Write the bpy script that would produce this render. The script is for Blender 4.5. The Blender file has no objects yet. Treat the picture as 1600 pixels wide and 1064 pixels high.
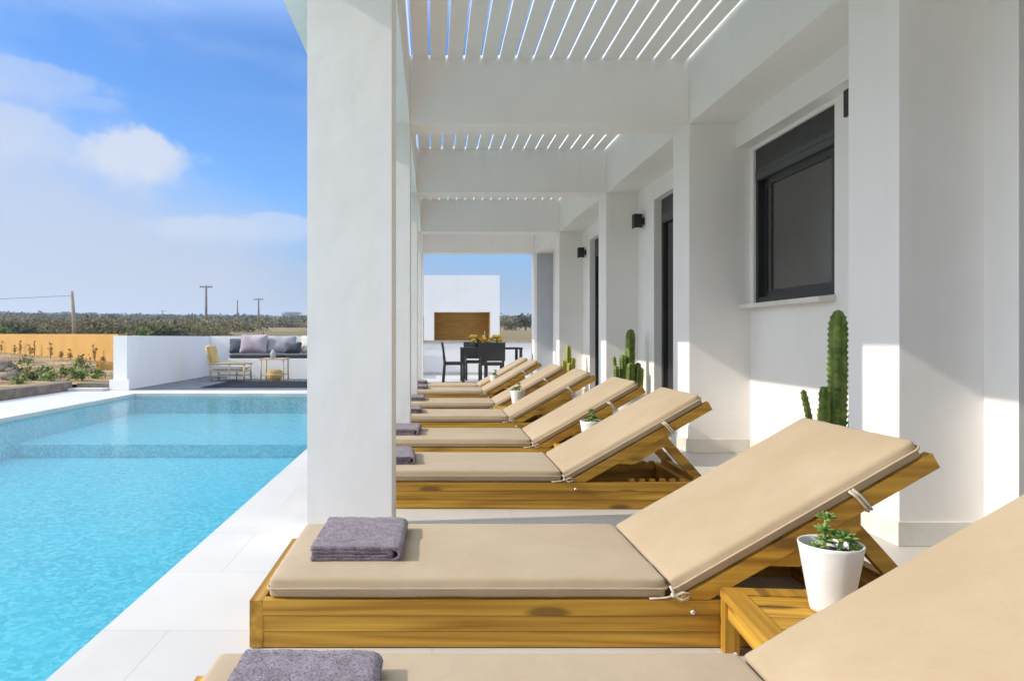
import bpy, bmesh, math, random
from mathutils import Vector, Matrix, noise
R = math.radians
rng = random.Random(7)
sc = bpy.context.scene
COL = sc.collection

# ------------------------------------------------------------------ materials
def new_mat(name):
    m = bpy.data.materials.new(name); m.use_nodes = True
    nt = m.node_tree; nt.nodes.clear()
    out = nt.nodes.new('ShaderNodeOutputMaterial')
    return m, nt, out

class G:
    """small node-graph helper"""
    def __init__(s, nt): s.nt = nt
    def n(s, t, **kw):
        nd = s.nt.nodes.new(t)
        for k, v in kw.items(): setattr(nd, k, v)
        return nd
    def l(s, a, b): s.nt.links.new(a, b)
    def val(s, sock, v):
        if hasattr(v, 'bl_idname') or isinstance(v, bpy.types.NodeSocket): s.l(v, sock)
        else: sock.default_value = v
    def math(s, op, a, b=None, c=None, clamp=False):
        nd = s.n('ShaderNodeMath', operation=op); nd.use_clamp = clamp
        s.val(nd.inputs[0], a)
        if b is not None: s.val(nd.inputs[1], b)
        if c is not None: s.val(nd.inputs[2], c)
        return nd.outputs[0]
    def mix(s, f, a, b, mode='MIX'):
        nd = s.n('ShaderNodeMix', data_type='RGBA', blend_type=mode)
        s.val(nd.inputs[0], f)
        for sk, v in ((nd.inputs[6], a), (nd.inputs[7], b)):
            if isinstance(v, tuple): sk.default_value = v if len(v) == 4 else (*v, 1)
            else: s.l(v, sk)
        return nd.outputs[2]
    def ramp(s, f, pts, interp='LINEAR'):
        nd = s.n('ShaderNodeValToRGB'); cr = nd.color_ramp; cr.interpolation = interp
        while len(cr.elements) < len(pts): cr.elements.new(.5)
        for e, (p, c) in zip(cr.elements, pts):
            e.position = p; e.color = (*c, 1) if len(c) == 3 else c
        s.l(f, nd.inputs[0]); return nd.outputs[0]
    def maprange(s, v, a, b, c=0., d=1., smooth=True):
        nd = s.n('ShaderNodeMapRange'); nd.interpolation_type = 'SMOOTHSTEP' if smooth else 'LINEAR'
        s.val(nd.inputs[0], v); 
        for i, x in zip((1, 2, 3, 4), (a, b, c, d)): s.val(nd.inputs[i], x)
        return nd.outputs[0]
    def coords(s, scale=(1, 1, 1), rand=0., rot=(0, 0, 0), kind='Object'):
        tc = s.n('ShaderNodeTexCoord'); mp = s.n('ShaderNodeMapping')
        mp.inputs['Scale'].default_value = scale; mp.inputs['Rotation'].default_value = rot
        s.l(tc.outputs[kind], mp.inputs[0])
        if rand:
            oi = s.n('ShaderNodeObjectInfo'); m = s.math('MULTIPLY', oi.outputs['Random'], rand)
            va = s.n('ShaderNodeVectorMath', operation='ADD')
            s.l(mp.outputs[0], va.inputs[0]); s.l(m, va.inputs[1]); return va.outputs[0]
        return mp.outputs[0]
    def noise(s, vec, scale, detail=4, rough=.5, out='Fac'):
        nd = s.n('ShaderNodeTexNoise'); s.l(vec, nd.inputs['Vector'])
        nd.inputs['Scale'].default_value = scale; nd.inputs['Detail'].default_value = detail
        nd.inputs['Roughness'].default_value = rough
        return nd.outputs[out]
    def bump(s, h, strength, dist=.01, prev=None):
        nd = s.n('ShaderNodeBump'); s.l(h, nd.inputs['Height'])
        nd.inputs['Strength'].default_value = strength; nd.inputs['Distance'].default_value = dist
        if prev is not None: s.l(prev, nd.inputs['Normal'])
        return nd.outputs[0]

def principled(g, out, color, rough=.5, bump=None, spec=.5, metal=0., **kw):
    p = g.n('ShaderNodeBsdfPrincipled')
    if isinstance(color, tuple): p.inputs['Base Color'].default_value = (*color, 1)
    else: g.l(color, p.inputs['Base Color'])
    g.val(p.inputs['Roughness'], rough); p.inputs['Metallic'].default_value = metal
    p.inputs['Specular IOR Level'].default_value = spec
    for k, v in kw.items(): g.val(p.inputs[k], v)
    if bump is not None: g.l(bump, p.inputs['Normal'])
    g.l(p.outputs[0], out.inputs[0]); return p

def mottled(name, c1, c2, scale=6, rough=.6, bstr=.2, bscale=60, bdist=.004, spec=.4, detail=5, rand=0., metal=0.):
    m, nt, out = new_mat(name); g = G(nt)
    v = g.coords(rand=rand)
    f = g.maprange(g.noise(v, scale, detail, .6), .3, .7)
    c = g.mix(f, c1, c2)
    b = g.bump(g.noise(v, bscale, 4), bstr, bdist) if bstr else None
    principled(g, out, c, rough, b, spec, metal)
    return m

M = {}
def plaster():
    m, nt, out = new_mat('white_plaster'); g = G(nt); v = g.coords(kind='Generated')
    tc = g.n('ShaderNodeNewGeometry').outputs['Position']
    f = g.noise(tc, 1.1, 5, .6)
    c = g.mix(g.maprange(f, .3, .75), (.845, .822, .787), (.885, .866, .838))
    stk = g.n('ShaderNodeMapping'); g.l(tc, stk.inputs[0]); stk.inputs['Scale'].default_value = (5, 5, .35)
    c = g.mix(g.math('MULTIPLY', g.maprange(g.noise(stk.outputs[0], 1., 6, .65), .52, .75), .10), c, (.60, .57, .52))
    b = g.bump(g.noise(tc, 90, 3), .10, .003)
    b = g.bump(g.noise(tc, 5, 4), .22, .02, b)
    principled(g, out, c, .75, b, .25); return m
M['plaster'] = plaster()

def tile():
    m, nt, out = new_mat('pale_stone_tile'); g = G(nt)
    pos = g.n('ShaderNodeNewGeometry').outputs['Position']
    br = g.n('ShaderNodeTexBrick'); g.l(pos, br.inputs['Vector'])
    br.offset = 0.5; br.squash = 1
    br.inputs['Color1'].default_value = (.545, .522, .482, 1); br.inputs['Color2'].default_value = (.59, .568, .527, 1)
    br.inputs['Mortar'].default_value = (.46, .44, .41, 1)
    br.inputs['Scale'].default_value = 1.0; br.inputs['Mortar Size'].default_value = .0035
    br.inputs['Mortar Smooth'].default_value = .3
    br.inputs['Brick Width'].default_value = .9; br.inputs['Row Height'].default_value = .6
    f = g.noise(pos, 2.3, 6, .62)
    vein = g.maprange(g.noise(pos, 5, 8, .7), .52, .60)
    c = g.mix(g.math('MULTIPLY', g.maprange(f, .35, .7), .45), br.outputs['Color'], (.63, .607, .565))
    c = g.mix(g.math('MULTIPLY', vein, .12), c, (.52, .50, .46))
    c = g.mix(g.math('MULTIPLY', g.maprange(g.noise(pos, .8, 7, .7), .5, .72), .22), c, (.50, .47, .42))
    b = g.bump(br.outputs['Fac'], -.25, .003)
    principled(g, out, c, g.maprange(f, .3, .7, .42, .6), b, .35); return m
M['tile'] = tile()
M['greypave'] = mottled('grey_stone_paving', (.13, .14, .15), (.19, .198, .21), 1.5, .9, .1, 30, spec=.1)
M['greyface'] = mottled('grey_blue_face', (.40, .43, .47), (.46, .49, .53), 2, .8, .1, 60)
M['marble'] = mottled('pale_marble', (.66, .63, .57), (.76, .74, .70), 5, .4, .05, 30)

def wood(name, axis, c_dark, c_light, rough=.6):
    m, nt, out = new_mat(name); g = G(nt)
    s = [48, 48, 48]; s[axis] = 1.3
    v = g.coords(tuple(s), rand=37.)
    n1 = g.noise(v, 1., 5, .6)
    s2 = [7, 7, 7]; s2[axis] = .35
    v2 = g.coords(tuple(s2), rand=19.)
    n2 = g.noise(v2, 1., 3, .5)
    wv = g.math('FRACT', g.math('MULTIPLY', n2, 7.))
    ring = g.math('ABSOLUTE', g.math('SUBTRACT', wv, .5))
    f = g.math('ADD', g.math('MULTIPLY', n1, .75), g.math('MULTIPLY', ring, .55))
    c = g.ramp(f, [(.28, c_dark), (.52, tuple((a + b) / 2 for a, b in zip(c_dark, c_light))), (.78, c_light)])
    # sparse knots
    s3 = [13, 13, 13]; s3[axis] = 3.6
    vo = g.n('ShaderNodeTexVoronoi'); vo.feature = 'F1'; g.l(g.coords(tuple(s3), rand=23.), vo.inputs['Vector']); vo.inputs['Scale'].default_value = 1.
    pick = g.n('ShaderNodeSeparateColor'); g.l(vo.outputs['Color'], pick.inputs[0])
    kn = g.math('MULTIPLY', g.maprange(vo.outputs['Distance'], .16, .34, 1, 0), g.math('GREATER_THAN', pick.outputs[0], .66))
    c = g.mix(g.math('MULTIPLY', kn, .8), c, (.10, .045, .012))
    # board to board tone
    oi = g.n('ShaderNodeObjectInfo')
    c = g.mix(g.math('MULTIPLY', oi.outputs['Random'], .5), c, c_dark)
    b = g.bump(n1, .15, .002)
    principled(g, out, c, rough, b, .4); return m
for ax, k in enumerate('xyz'):
    M['wood_' + k] = wood('honey_pine_' + k, ax, (.28, .128, .008), (.74, .43, .06))
M['bamboo'] = mottled('pale_bamboo', (.50, .36, .19), (.64, .50, .30), 20, .5, .1)

def fabric(name, c1, c2, scale=420, bstr=.25, rough=.85, wr=.0):
    m, nt, out = new_mat(name); g = G(nt); v = g.coords(rand=11.)
    w = g.n('ShaderNodeTexWave'); w.wave_type = 'BANDS'; w.bands_direction = 'X'; g.l(v, w.inputs['Vector']); w.inputs['Scale'].default_value = scale
    w2 = g.n('ShaderNodeTexWave'); w2.wave_type = 'BANDS'; w2.bands_direction = 'Y'; g.l(v, w2.inputs['Vector']); w2.inputs['Scale'].default_value = scale
    h = g.math('ADD', w.outputs['Fac'], w2.outputs['Fac'])
    f = g.maprange(g.noise(v, 2.5, 5, .6), .3, .7)
    c = g.mix(f, c1, c2)
    c = g.mix(g.math('MULTIPLY', g.noise(v, 240, 2), .12), c, tuple(x * .6 for x in c1))
    b = g.bump(h, bstr * .3, .0006)
    b = g.bump(g.noise(v, 7, 4, .55), .38, .014, b)
    principled(g, out, c, rough, b, .2, **{'Sheen Weight': .15}); return m
M['cushion'] = fabric('sand_canvas', (.43, .325, .205), (.48, .375, .25))
M['piping'] = mottled('sand_piping', (.44, .33, .21), (.50, .38, .25), 20, .8, .0)
M['cord'] = mottled('cream_cord', (.55, .47, .36), (.68, .60, .48), 60, .8, .3, 200)

def terry(name, c1, c2):
    m, nt, out = new_mat(name); g = G(nt); v = g.coords(rand=9.)
    n1 = g.noise(v, 190, 3, .7); n2 = g.noise(v, 22, 4, .6)
    f = g.math('ADD', g.math('MULTIPLY', n1, .6), g.math('MULTIPLY', n2, .4))
    c = g.mix(g.maprange(f, .36, .64), c1, c2)
    b = g.bump(n1, .9, .004); b = g.bump(n2, .6, .010, b)
    principled(g, out, c, .95, b, .1, **{'Sheen Weight': .35, 'Sheen Roughness': .5}); return m
M['towel'] = terry('mauve_grey_terry', (.105, .083, .10), (.29, .23, .28))

M['ceramic'] = mottled('white_ceramic', (.74, .74, .73), (.82, .82, .81), 12, .35, .25, 28, .004)
M['soil'] = mottled('potting_soil', (.05, .035, .02), (.12, .085, .05), 60, .95, .8, 90, .01)
M['succulent'] = mottled('succulent_green', (.085, .18, .035), (.25, .36, .10), 30, .5, .1)
def cactus_mat():
    m, nt, out = new_mat('cactus_skin'); g = G(nt); v = g.coords(rand=5.)
    c = g.mix(g.maprange(g.noise(v, 14, 5, .6), .3, .7), (.075, .13, .018), (.22, .29, .06))
    principled(g, out, c, .55, g.bump(g.noise(v, 60, 3), .3, .004), .35); return m
M['cactus'] = cactus_mat()
M['cactus_sunlit'] = mottled('sunlit_cactus_skin', (.25, .32, .05), (.50, .44, .10), 14, .55, .3)  # paler, yellower skin: sunlight on the farthest cactus put into its colour
M['thorn'] = mottled('cactus_thorn', (.045, .028, .015), (.13, .085, .05), 40, .8, 0)
M['anthracite'] = mottled('anthracite_metal', (.022, .025, .026), (.035, .038, .04), 30, .42, .1, 300, .001)
M['shutter'] = mottled('grey_shutter_slat', (.06, .065, .066), (.08, .085, .086), 30, .5, .05)
M['blackmetal'] = mottled('black_lamp_metal', (.012, .012, .013), (.02, .02, .021), 30, .5, .1)
def glass():
    m, nt, out = new_mat('dusky_window_glass'); g = G(nt)
    pos = g.n('ShaderNodeNewGeometry').outputs['Position']
    c = g.mix(g.maprange(g.noise(pos, .9, 3), .3, .7), (.07, .069, .06), (.095, .094, .082))
    principled(g, out, c, .22, g.bump(g.noise(pos, 1.5, 2), .02, .02), .5); return m
M['glass'] = glass()
M['darkglass'] = mottled('dark_door_glass', (.012, .014, .015), (.02, .022, .023), 2, .12, 0)
M['screw'] = mottled('steel_bolt', (.6, .58, .5), (.7, .68, .6), 20, .35, 0, metal=.6)

def pool_tile():
    m, nt, out = new_mat('pool_caustic_tile'); g = G(nt)
    pos = g.n('ShaderNodeNewGeometry').outputs['Position']
    wr = g.n('ShaderNodeVectorMath', operation='MULTIPLY_ADD')
    g.l(g.noise(pos, 3.2, 3, .6, 'Color'), wr.inputs[0]); wr.inputs[1].default_value = (.10, .10, .10); g.l(pos, wr.inputs[2])
    vo = g.n('ShaderNodeTexVoronoi'); g.l(wr.outputs[0], vo.inputs['Vector']); vo.inputs['Scale'].default_value = 34.
    sp = g.n('ShaderNodeSeparateColor'); g.l(vo.outputs['Color'], sp.inputs[0])
    c = g.ramp(sp.outputs[0], [(0, (.165, .53, .60)), (.5, (.225, .645, .70)), (1, (.40, .80, .82))])  # light and dark flecks imitate rippling sunlight, put into the tile colours
    c = g.mix(g.math('MULTIPLY', g.maprange(g.noise(pos, 1.6, 4), .35, .7), .4), c, (.20, .72, .81))
    principled(g, out, c, .4, None, .3); return m
M['pooltile'] = pool_tile()
def water():
    m, nt, out = new_mat('pool_water'); g = G(nt)
    pos = g.n('ShaderNodeNewGeometry').outputs['Position']
    st = g.n('ShaderNodeMapping'); g.l(pos, st.inputs[0]); st.inputs['Scale'].default_value = (1, .8, 1)
    h = g.math('ADD', g.noise(st.outputs[0], 10, 3, .55), g.math('MULTIPLY', g.noise(st.outputs[0], 17, 2, .5), .35))
    b = g.bump(h, .16, .03)
    tr = g.n('ShaderNodeBsdfTransparent'); tr.inputs[0].default_value = (.80, .97, .98, 1)
    gl = g.n('ShaderNodeBsdfGlossy'); gl.inputs['Roughness'].default_value = .03; g.l(b, gl.inputs['Normal'])
    fr = g.n('ShaderNodeFresnel'); fr.inputs['IOR'].default_value = 1.33
    mx = g.n('ShaderNodeMixShader'); g.l(g.math('MULTIPLY', fr.outputs[0], .8), mx.inputs[0]); g.l(tr.outputs[0], mx.inputs[1]); g.l(gl.outputs[0], mx.inputs[2])
    g.l(mx.outputs[0], out.inputs[0]); return m
M['water'] = water()

M['ochre'] = mottled('ochre_render', (.45, .25, .058), (.51, .29, .075), 1.3, .85, .2, 40)
M['earth'] = mottled('dry_earth', (.13, .08, .035), (.42, .29, .13), 1.1, .95, .9, 9, .06)
M['kerb'] = mottled('rough_brown_concrete', (.13, .105, .08), (.23, .19, .15), 5, .9, .7, 25, .02)
M['dryplant'] = mottled('dry_stalk', (.27, .16, .045), (.44, .29, .09), 12, .9, 0)
M['leaf'] = mottled('leaf_green', (.055, .10, .018), (.14, .20, .045), 3, .7, 0, rand=13.)
M['leafpale'] = mottled('leaf_pale_green', (.13, .19, .05), (.25, .32, .10), 3, .7, 0, rand=13.)
M['scrub'] = mottled('scrub_olive', (.115, .098, .036), (.20, .165, .066), .35, .9, 0)
M['scrubdark'] = mottled('scrub_dark', (.035, .042, .017), (.085, .085, .034), .35, .9, 0, rand=7.)
M['scrubgreen'] = mottled('scrub_green', (.09, .14, .02), (.18, .23, .05), .5, .9, 0, rand=7.)
M['bark'] = mottled('bark', (.07, .05, .035), (.14, .10, .07), 8, .9, .4, 30)
M['pole'] = mottled('weathered_pole', (.16, .14, .12), (.26, .22, .18), 2, .85, .3, 20)
M['polelight'] = mottled('pale_weathered_pole', (.30, .22, .15), (.42, .33, .24), 2, .85, .3, 20)
M['wire'] = mottled('power_wire', (.08, .08, .09), (.1, .1, .11), 5, .6, 0)
M['rattan'] = mottled('black_rattan', (.02, .02, .022), (.045, .043, .045), 90, .6, .5, 120, .004)
M['rattanbrown'] = mottled('plum_grey_rattan', (.07, .055, .06), (.13, .105, .11), 90, .6, .5, 120, .004)
M['mat'] = fabric('charcoal_outdoor_fabric', (.035, .038, .042), (.06, .063, .068), 300)
M['rug'] = mottled('dark_grey_weave', (.016, .019, .023), (.034, .038, .044), 40, .95, .3, 200, .003, spec=.05)
M['pillowgrey'] = fabric('mottled_grey_fabric', (.26, .245, .26), (.46, .43, .445), 200)
M['pillowmauve'] = fabric('mauve_fabric', (.30, .245, .27), (.44, .38, .41), 200)
M['pillowdark'] = fabric('slate_fabric', (.05, .06, .075), (.10, .11, .13), 200)
M['creamcloth'] = fabric('cream_cloth', (.58, .54, .47), (.66, .62, .55), 200)
M['yellowcloth'] = fabric('straw_yellow_weave', (.50, .33, .09), (.66, .46, .16), 200)
M['firebrick'] = None
def firebrick():
    m, nt, out = new_mat('firebrick'); g = G(nt)
    v = g.coords(rot=(R(90), 0, 0))
    br = g.n('ShaderNodeTexBrick'); g.l(v, br.inputs['Vector'])
    br.inputs['Color1'].default_value = (.55, .32, .09, 1); br.inputs['Color2'].default_value = (.46, .25, .065, 1)
    br.inputs['Mortar'].default_value = (.46, .265, .075, 1); br.inputs['Scale'].default_value = 1.
    br.inputs['Brick Width'].default_value = .22; br.inputs['Row Height'].default_value = .075; br.inputs['Mortar Size'].default_value = .008
    principled(g, out, br.outputs['Color'], .9, None, .2); return m
M['firebrick'] = firebrick()
M['countertop'] = mottled('tan_stone_top', (.36, .29, .21), (.48, .40, .31), 8, .4, .1)
M['bloom'] = mottled('orange_yellow_petals', (.72, .38, .03), (.85, .55, .07), 25, .6, 0)
M['bottleglass'] = mottled('tan_bottle', (.30, .22, .15), (.40, .31, .22), 10, .2, 0)
M['wicker'] = mottled('yellow_wicker', (.42, .28, .10), (.60, .43, .18), 40, .8, .6, 90, .01)
M['cup'] = mottled('grey_stoneware', (.25, .26, .28), (.35, .36, .38), 20, .4, .1)

def ground_mat():
    m, nt, out = new_mat('dry_fields'); g = G(nt)
    pos = g.n('ShaderNodeNewGeometry').outputs['Position']
    mp = g.n('ShaderNodeMapping'); g.l(pos, mp.inputs[0]); mp.inputs['Scale'].default_value = (1, .35, 1)
    big = g.noise(mp.outputs[0], .012, 4, .55); mid = g.noise(pos, .12, 5, .6); fine = g.noise(pos, 1.3, 4)
    c = g.ramp(big, [(.36, (.075, .075, .028)), (.47, (.17, .135, .06)), (.56, (.36, .25, .12)), (.7, (.30, .20, .10))])
    c = g.mix(g.math('MULTIPLY', g.maprange(mid, .4, .7), .5), c, (.16, .12, .05))
    c = g.mix(g.math('MULTIPLY', fine, .3), c, (.42, .31, .16))
    principled(g, out, c, .95, None, .1); return m
M['ground'] = ground_mat()

# ------------------------------------------------------------------ mesh builder
class MB:
    def __init__(s): s.bm = bmesh.new()
    def hexa(s, p):      # 8 points: bottom 4 ccw, top 4 ccw
        v = [s.bm.verts.new(q) for q in p]
        for f in ((3, 2, 1, 0), (4, 5, 6, 7), (0, 1, 5, 4), (1, 2, 6, 5), (2, 3, 7, 6), (3, 0, 4, 7)):
            s.bm.faces.new([v[i] for i in f])
        return s
    def box(s, x0, x1, y0, y1, z0, z1):
        return s.hexa([(x0, y0, z0), (x1, y0, z0), (x1, y1, z0), (x0, y1, z0), (x0, y0, z1), (x1, y0, z1), (x1, y1, z1), (x0, y1, z1)])
    def prism_xz(s, pts, y0, y1):    # polygon in x-z (ccw seen from -y), extruded in y
        a = [s.bm.verts.new((x, y0, z)) for x, z in pts]; b = [s.bm.verts.new((x, y1, z)) for x, z in pts]
        n = len(pts); s.bm.faces.new(a); s.bm.faces.new(b[::-1])
        for i in range(n): s.bm.faces.new((a[i], b[i], b[(i + 1) % n], a[(i + 1) % n]))
        return s
    def tube(s, path, r, seg=8, closed=False, cap=True):
        path = [Vector(p) for p in path]; n = len(path); rings = []
        up = Vector((.13, .31, .94))
        for i, p in enumerate(path):
            if closed: t = path[(i + 1) % n] - path[i - 1]
            else: t = path[min(i + 1, n - 1)] - path[max(i - 1, 0)]
            t.normalize(); a = t.cross(up)
            if a.length < 1e-4: a = t.cross(Vector((1, 0, 0)))
            a.normalize(); b = t.cross(a); rr = r[i] if isinstance(r, (list, tuple)) else r
            rings.append([s.bm.verts.new(p + (a * math.cos(2 * math.pi * k / seg) + b * math.sin(2 * math.pi * k / seg)) * rr) for k in range(seg)])
        m = n if closed else n - 1
        for i in range(m):
            A, B = rings[i], rings[(i + 1) % n]
            for k in range(seg): s.bm.faces.new((A[k], A[(k + 1) % seg], B[(k + 1) % seg], B[k]))
        if cap and not closed: s.bm.faces.new(rings[0][::-1]); s.bm.faces.new(rings[-1])
        return s
    def lathe(s, prof, seg=32, c=(0, 0, 0)):
        rings = []
        for r, z in prof:
            rings.append([s.bm.verts.new((c[0] + r * math.cos(2 * math.pi * k / seg), c[1] + r * math.sin(2 * math.pi * k / seg), c[2] + z)) for k in range(seg)])
        for A, B in zip(rings, rings[1:]):
            for k in range(seg): s.bm.faces.new((A[k], A[(k + 1) % seg], B[(k + 1) % seg], B[k]))
        s.bm.faces.new(rings[0][::-1]); s.bm.faces.new(rings[-1]); return s
    def blob(s, c, rad, sub=2, nz=0., fr=3.):
        r = bmesh.ops.create_icosphere(s.bm, subdivisions=sub, radius=1)
        for v in r['verts']:
            k = 1 + nz * noise.noise(v.co * fr + Vector(c))
            v.co = Vector((c[0] + v.co.x * rad[0] * k, c[1] + v.co.y * rad[1] * k, c[2] + v.co.z * rad[2] * k))
        return s
    def leaves(s, c, rad, n, size, rg, clumps=7, flat=0., spread=.38):
        c = Vector(c)
        cl = []
        for _ in range(clumps):
            d = Vector((rg.gauss(0, 1), rg.gauss(0, 1), rg.gauss(0, 1))).normalized() * rg.uniform(.25, .78)
            cl.append((d, rg.uniform(.6, 1.25)))
        for i in range(n):
            d, k = cl[rg.randrange(clumps)]
            q = d + Vector((rg.gauss(0, 1), rg.gauss(0, 1), rg.gauss(0, 1))) * spread * k * .7
            p = c + Vector((q.x * rad[0], q.y * rad[1], q.z * rad[2]))
            a = Vector((rg.gauss(0, 1), rg.gauss(0, 1), rg.gauss(0, 1) * (1 - flat))).normalized()
            b = a.cross(Vector((rg.gauss(0, 1), rg.gauss(0, 1), rg.gauss(0, 1)))).normalized()
            L = size * rg.uniform(.6, 1.4); W = L * .5
            vs = [s.bm.verts.new(p + o) for o in (-a * L * .5, b * W * .5, a * L * .5, -b * W * .5)]
            s.bm.faces.new(vs)
        return s
    def build(s, name, mat, parent=None, bevel=0., seg=2, smooth=False, world=True, loc=None):
        bm = s.bm
        if bevel:
            bmesh.ops.bevel(bm, geom=[e for e in bm.edges if len(e.link_faces) == 2 and e.calc_face_angle(0) > .5], offset=bevel, segments=seg, affect='EDGES', profile=.5, clamp_overlap=True)
        off = Vector(loc) if loc is not None else (parent.matrix_world_loc if False else None)
        if parent is not None and world:
            off = world_loc(parent)
        if off is not None: bmesh.ops.translate(bm, vec=-off, verts=bm.verts)
        bmesh.ops.recalc_face_normals(bm, faces=bm.faces)
        me = bpy.data.meshes.new(name); bm.to_mesh(me); bm.free()
        if smooth:
            for p in me.polygons: p.use_smooth = True
        me.materials.append(mat)
        o = bpy.data.objects.new(name, me); COL.objects.link(o)
        if parent is not None: o.parent = parent
        elif loc is not None: o.location = loc
        return o

def world_loc(o):
    v = Vector((0, 0, 0))
    while o is not None: v += o.location; o = o.parent
    return v

def tag(o, label=None, cat=None, group=None, kind=None):
    if label: o['label'] = label
    if cat: o['category'] = cat
    if group: o['group'] = group
    if kind: o['kind'] = kind
    return o
def thing(name, label, cat, loc=(0, 0, 0), group=None, rz=0.):
    o = bpy.data.objects.new(name, None); COL.objects.link(o); o.location = loc; o.rotation_euler.z = rz
    o.empty_display_size = .2
    return tag(o, label, cat, group)
def struct(o, label=None, cat=None): return tag(o, label, cat, kind='structure')
def copy_tree(o, parent=None):
    c = o.copy(); COL.objects.link(c)
    if parent is not None: c.parent = parent
    for ch in [x for x in bpy.data.objects if x.parent == o]: copy_tree(ch, c)
    return c

# ------------------------------------------------------------------ camera
W0, H0, F, VX, VY = 1600., 1064., 1095., 675., 528.
cam_d = bpy.data.cameras.new('camera'); cam = bpy.data.objects.new('camera', cam_d); COL.objects.link(cam)
cam.location = (0, 0, 1.0); cam.rotation_euler = (R(90), 0, 0)
cam_d.sensor_width = 36; cam_d.lens = F / W0 * 36; cam_d.sensor_fit = 'HORIZONTAL'
cam_d.shift_x = (W0 / 2 - VX) / W0; cam_d.shift_y = -(H0 / 2 - VY) / W0
cam_d.clip_start = .05; cam_d.clip_end = 9000
sc.camera = cam
def at(px, py, Y): return Vector(((px - VX) * Y / F, Y, 1 - (py - VY) * Y / F))

# ------------------------------------------------------------------ light
SUN = Vector((1, .117, -.622)).normalized()
sd = bpy.data.lights.new('sun', 'SUN'); sd.energy = 2.0; sd.angle = R(.5); sd.color = (1, .90, .76)
so = bpy.data.objects.new('sun', sd); COL.objects.link(so); so.rotation_euler = SUN.to_track_quat('-Z', 'Y').to_euler(); so.location = (-30, -4, 20)

def build_world():
    w = bpy.data.worlds.new('World'); sc.world = w; w.use_nodes = True
    nt = w.node_tree; nt.nodes.clear(); g = G(nt)
    out = g.n('ShaderNodeOutputWorld'); bg = g.n('ShaderNodeBackground'); bg.inputs['Strength'].default_value = .15
    sky = g.n('ShaderNodeTexSky', sky_type='NISHITA'); sky.sun_disc = False
    sky.sun_elevation = math.asin(-SUN.z); sky.sun_rotation = math.atan2(-SUN.x, -SUN.y)
    sky.altitude = 0; sky.air_density = 1.0; sky.dust_density = .6; sky.ozone_density = 2.
    tc = g.n('ShaderNodeTexCoord'); d = tc.outputs['Generated']
    sp = g.n('ShaderNodeSeparateXYZ'); g.l(d, sp.inputs[0])
    az = g.math('ARCTAN2', sp.outputs[0], sp.outputs[1]); el = g.math('ARCSINE', sp.outputs[2])
    def ae(px, py):
        u = (px - VX) / F; v = (VY - py) / F
        return math.atan(u), math.atan(v / math.sqrt(1 + u * u))
    n1 = g.noise(d, 7, 7, .58); n2 = g.noise(d, 22, 6, .6); n0 = g.noise(d, 2.6, 5, .6)
    nn = g.math('SUBTRACT', g.math('ADD', g.math('MULTIPLY', n1, .65), g.math('MULTIPLY', n2, .35)), .5)
    # cloud bank sinking towards the right
    eb = g.math('MULTIPLY_ADD', az, -.40, .080)
    e1 = g.math('ADD', g.math('SUBTRACT', eb, el), g.math('MULTIPLY', nn, .17))
    bank = g.math('MULTIPLY', g.maprange(e1, -.06, .12), g.maprange(az, -.10, -.30, .15, .80))
    # thin high veil
    st = g.n('ShaderNodeMapping'); g.l(d, st.inputs[0]); st.inputs['Scale'].default_value = (3, 3, 11); st.inputs['Rotation'].default_value = (0, R(14), 0)
    veil = g.math('MULTIPLY', g.maprange(g.noise(st.outputs[0], 1.3, 6, .55), .46, .75), .38)
    hz = g.maprange(el, .0, .20, .85, 0.)
    def puff(px, py, sx, sy, op):
        a0, e0 = ae(px, py)
        dx = g.math('DIVIDE', g.math('SUBTRACT', az, a0), sx / F); dy = g.math('DIVIDE', g.math('SUBTRACT', el, e0), sy / F)
        # flat base, domed top
        dy2 = g.math('MULTIPLY', dy, g.maprange(dy, -.2, .2, .75, 1.0))
        r = g.math('SQRT', g.math('ADD', g.math('MULTIPLY', dx, dx), g.math('MULTIPLY', dy2, dy2)))
        r = g.math('ADD', r, g.math('MULTIPLY', nn, -2.6))
        edge = g.maprange(dy, -1., .6, 1.0, .30)
        lo = g.math('SUBTRACT', 1., edge)
        return g.math('MULTIPLY', g.maprange(r, lo, 1.06, 1, 0), op)
    ps = [puff(216, 250, 104, 44, .8), puff(312, 359, 105, 26, .5), puff(440, 357, 60, 24, .45), puff(4, 212, 60, 40, .4), puff(80, 224, 75, 24, .35), puff(40, 128, 120, 26, .32), puff(130, 160, 60, 14, .22)]
    pm = ps[0]
    for p in ps[1:]: pm = g.math('MAXIMUM', pm, p)
    hsv = g.n('ShaderNodeHueSaturation'); g.l(sky.outputs[0], hsv.inputs['Color']); hsv.inputs['Saturation'].default_value = 1.08; hsv.inputs['Value'].default_value = 1.0
    tint = g.mix(1., hsv.outputs[0], (.19, .42, .66), 'MULTIPLY')
    c = g.mix(veil, tint, (1.2, 1.75, 3.0))
    c = g.mix(hz, c, (.66, .79, 1.06))
    c = g.mix(bank, c, (1.85, 1.97, 2.3))
    c = g.mix(pm, c, (2.35, 2.45, 2.65))
    # bright cloud added overhead and towards the sun, mostly out of view, as fill
    cloud_fill = g.math('MAXIMUM', g.math('MULTIPLY', g.maprange(el, .38, .58), .6), g.math('MULTIPLY', g.maprange(az, -.85, -1.2), g.maprange(az, -2.5, -2.0)))
    cloud_fill = g.math('MULTIPLY', cloud_fill, g.maprange(n0, .25, .6, .55, 1.))
    c = g.mix(g.math('MULTIPLY', cloud_fill, g.maprange(el, -.02, .05)), c, (6.7, 7.6, 9.1))
    g.l(c, bg.inputs[0]); g.l(bg.outputs[0], out.inputs[0])
build_world()
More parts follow.
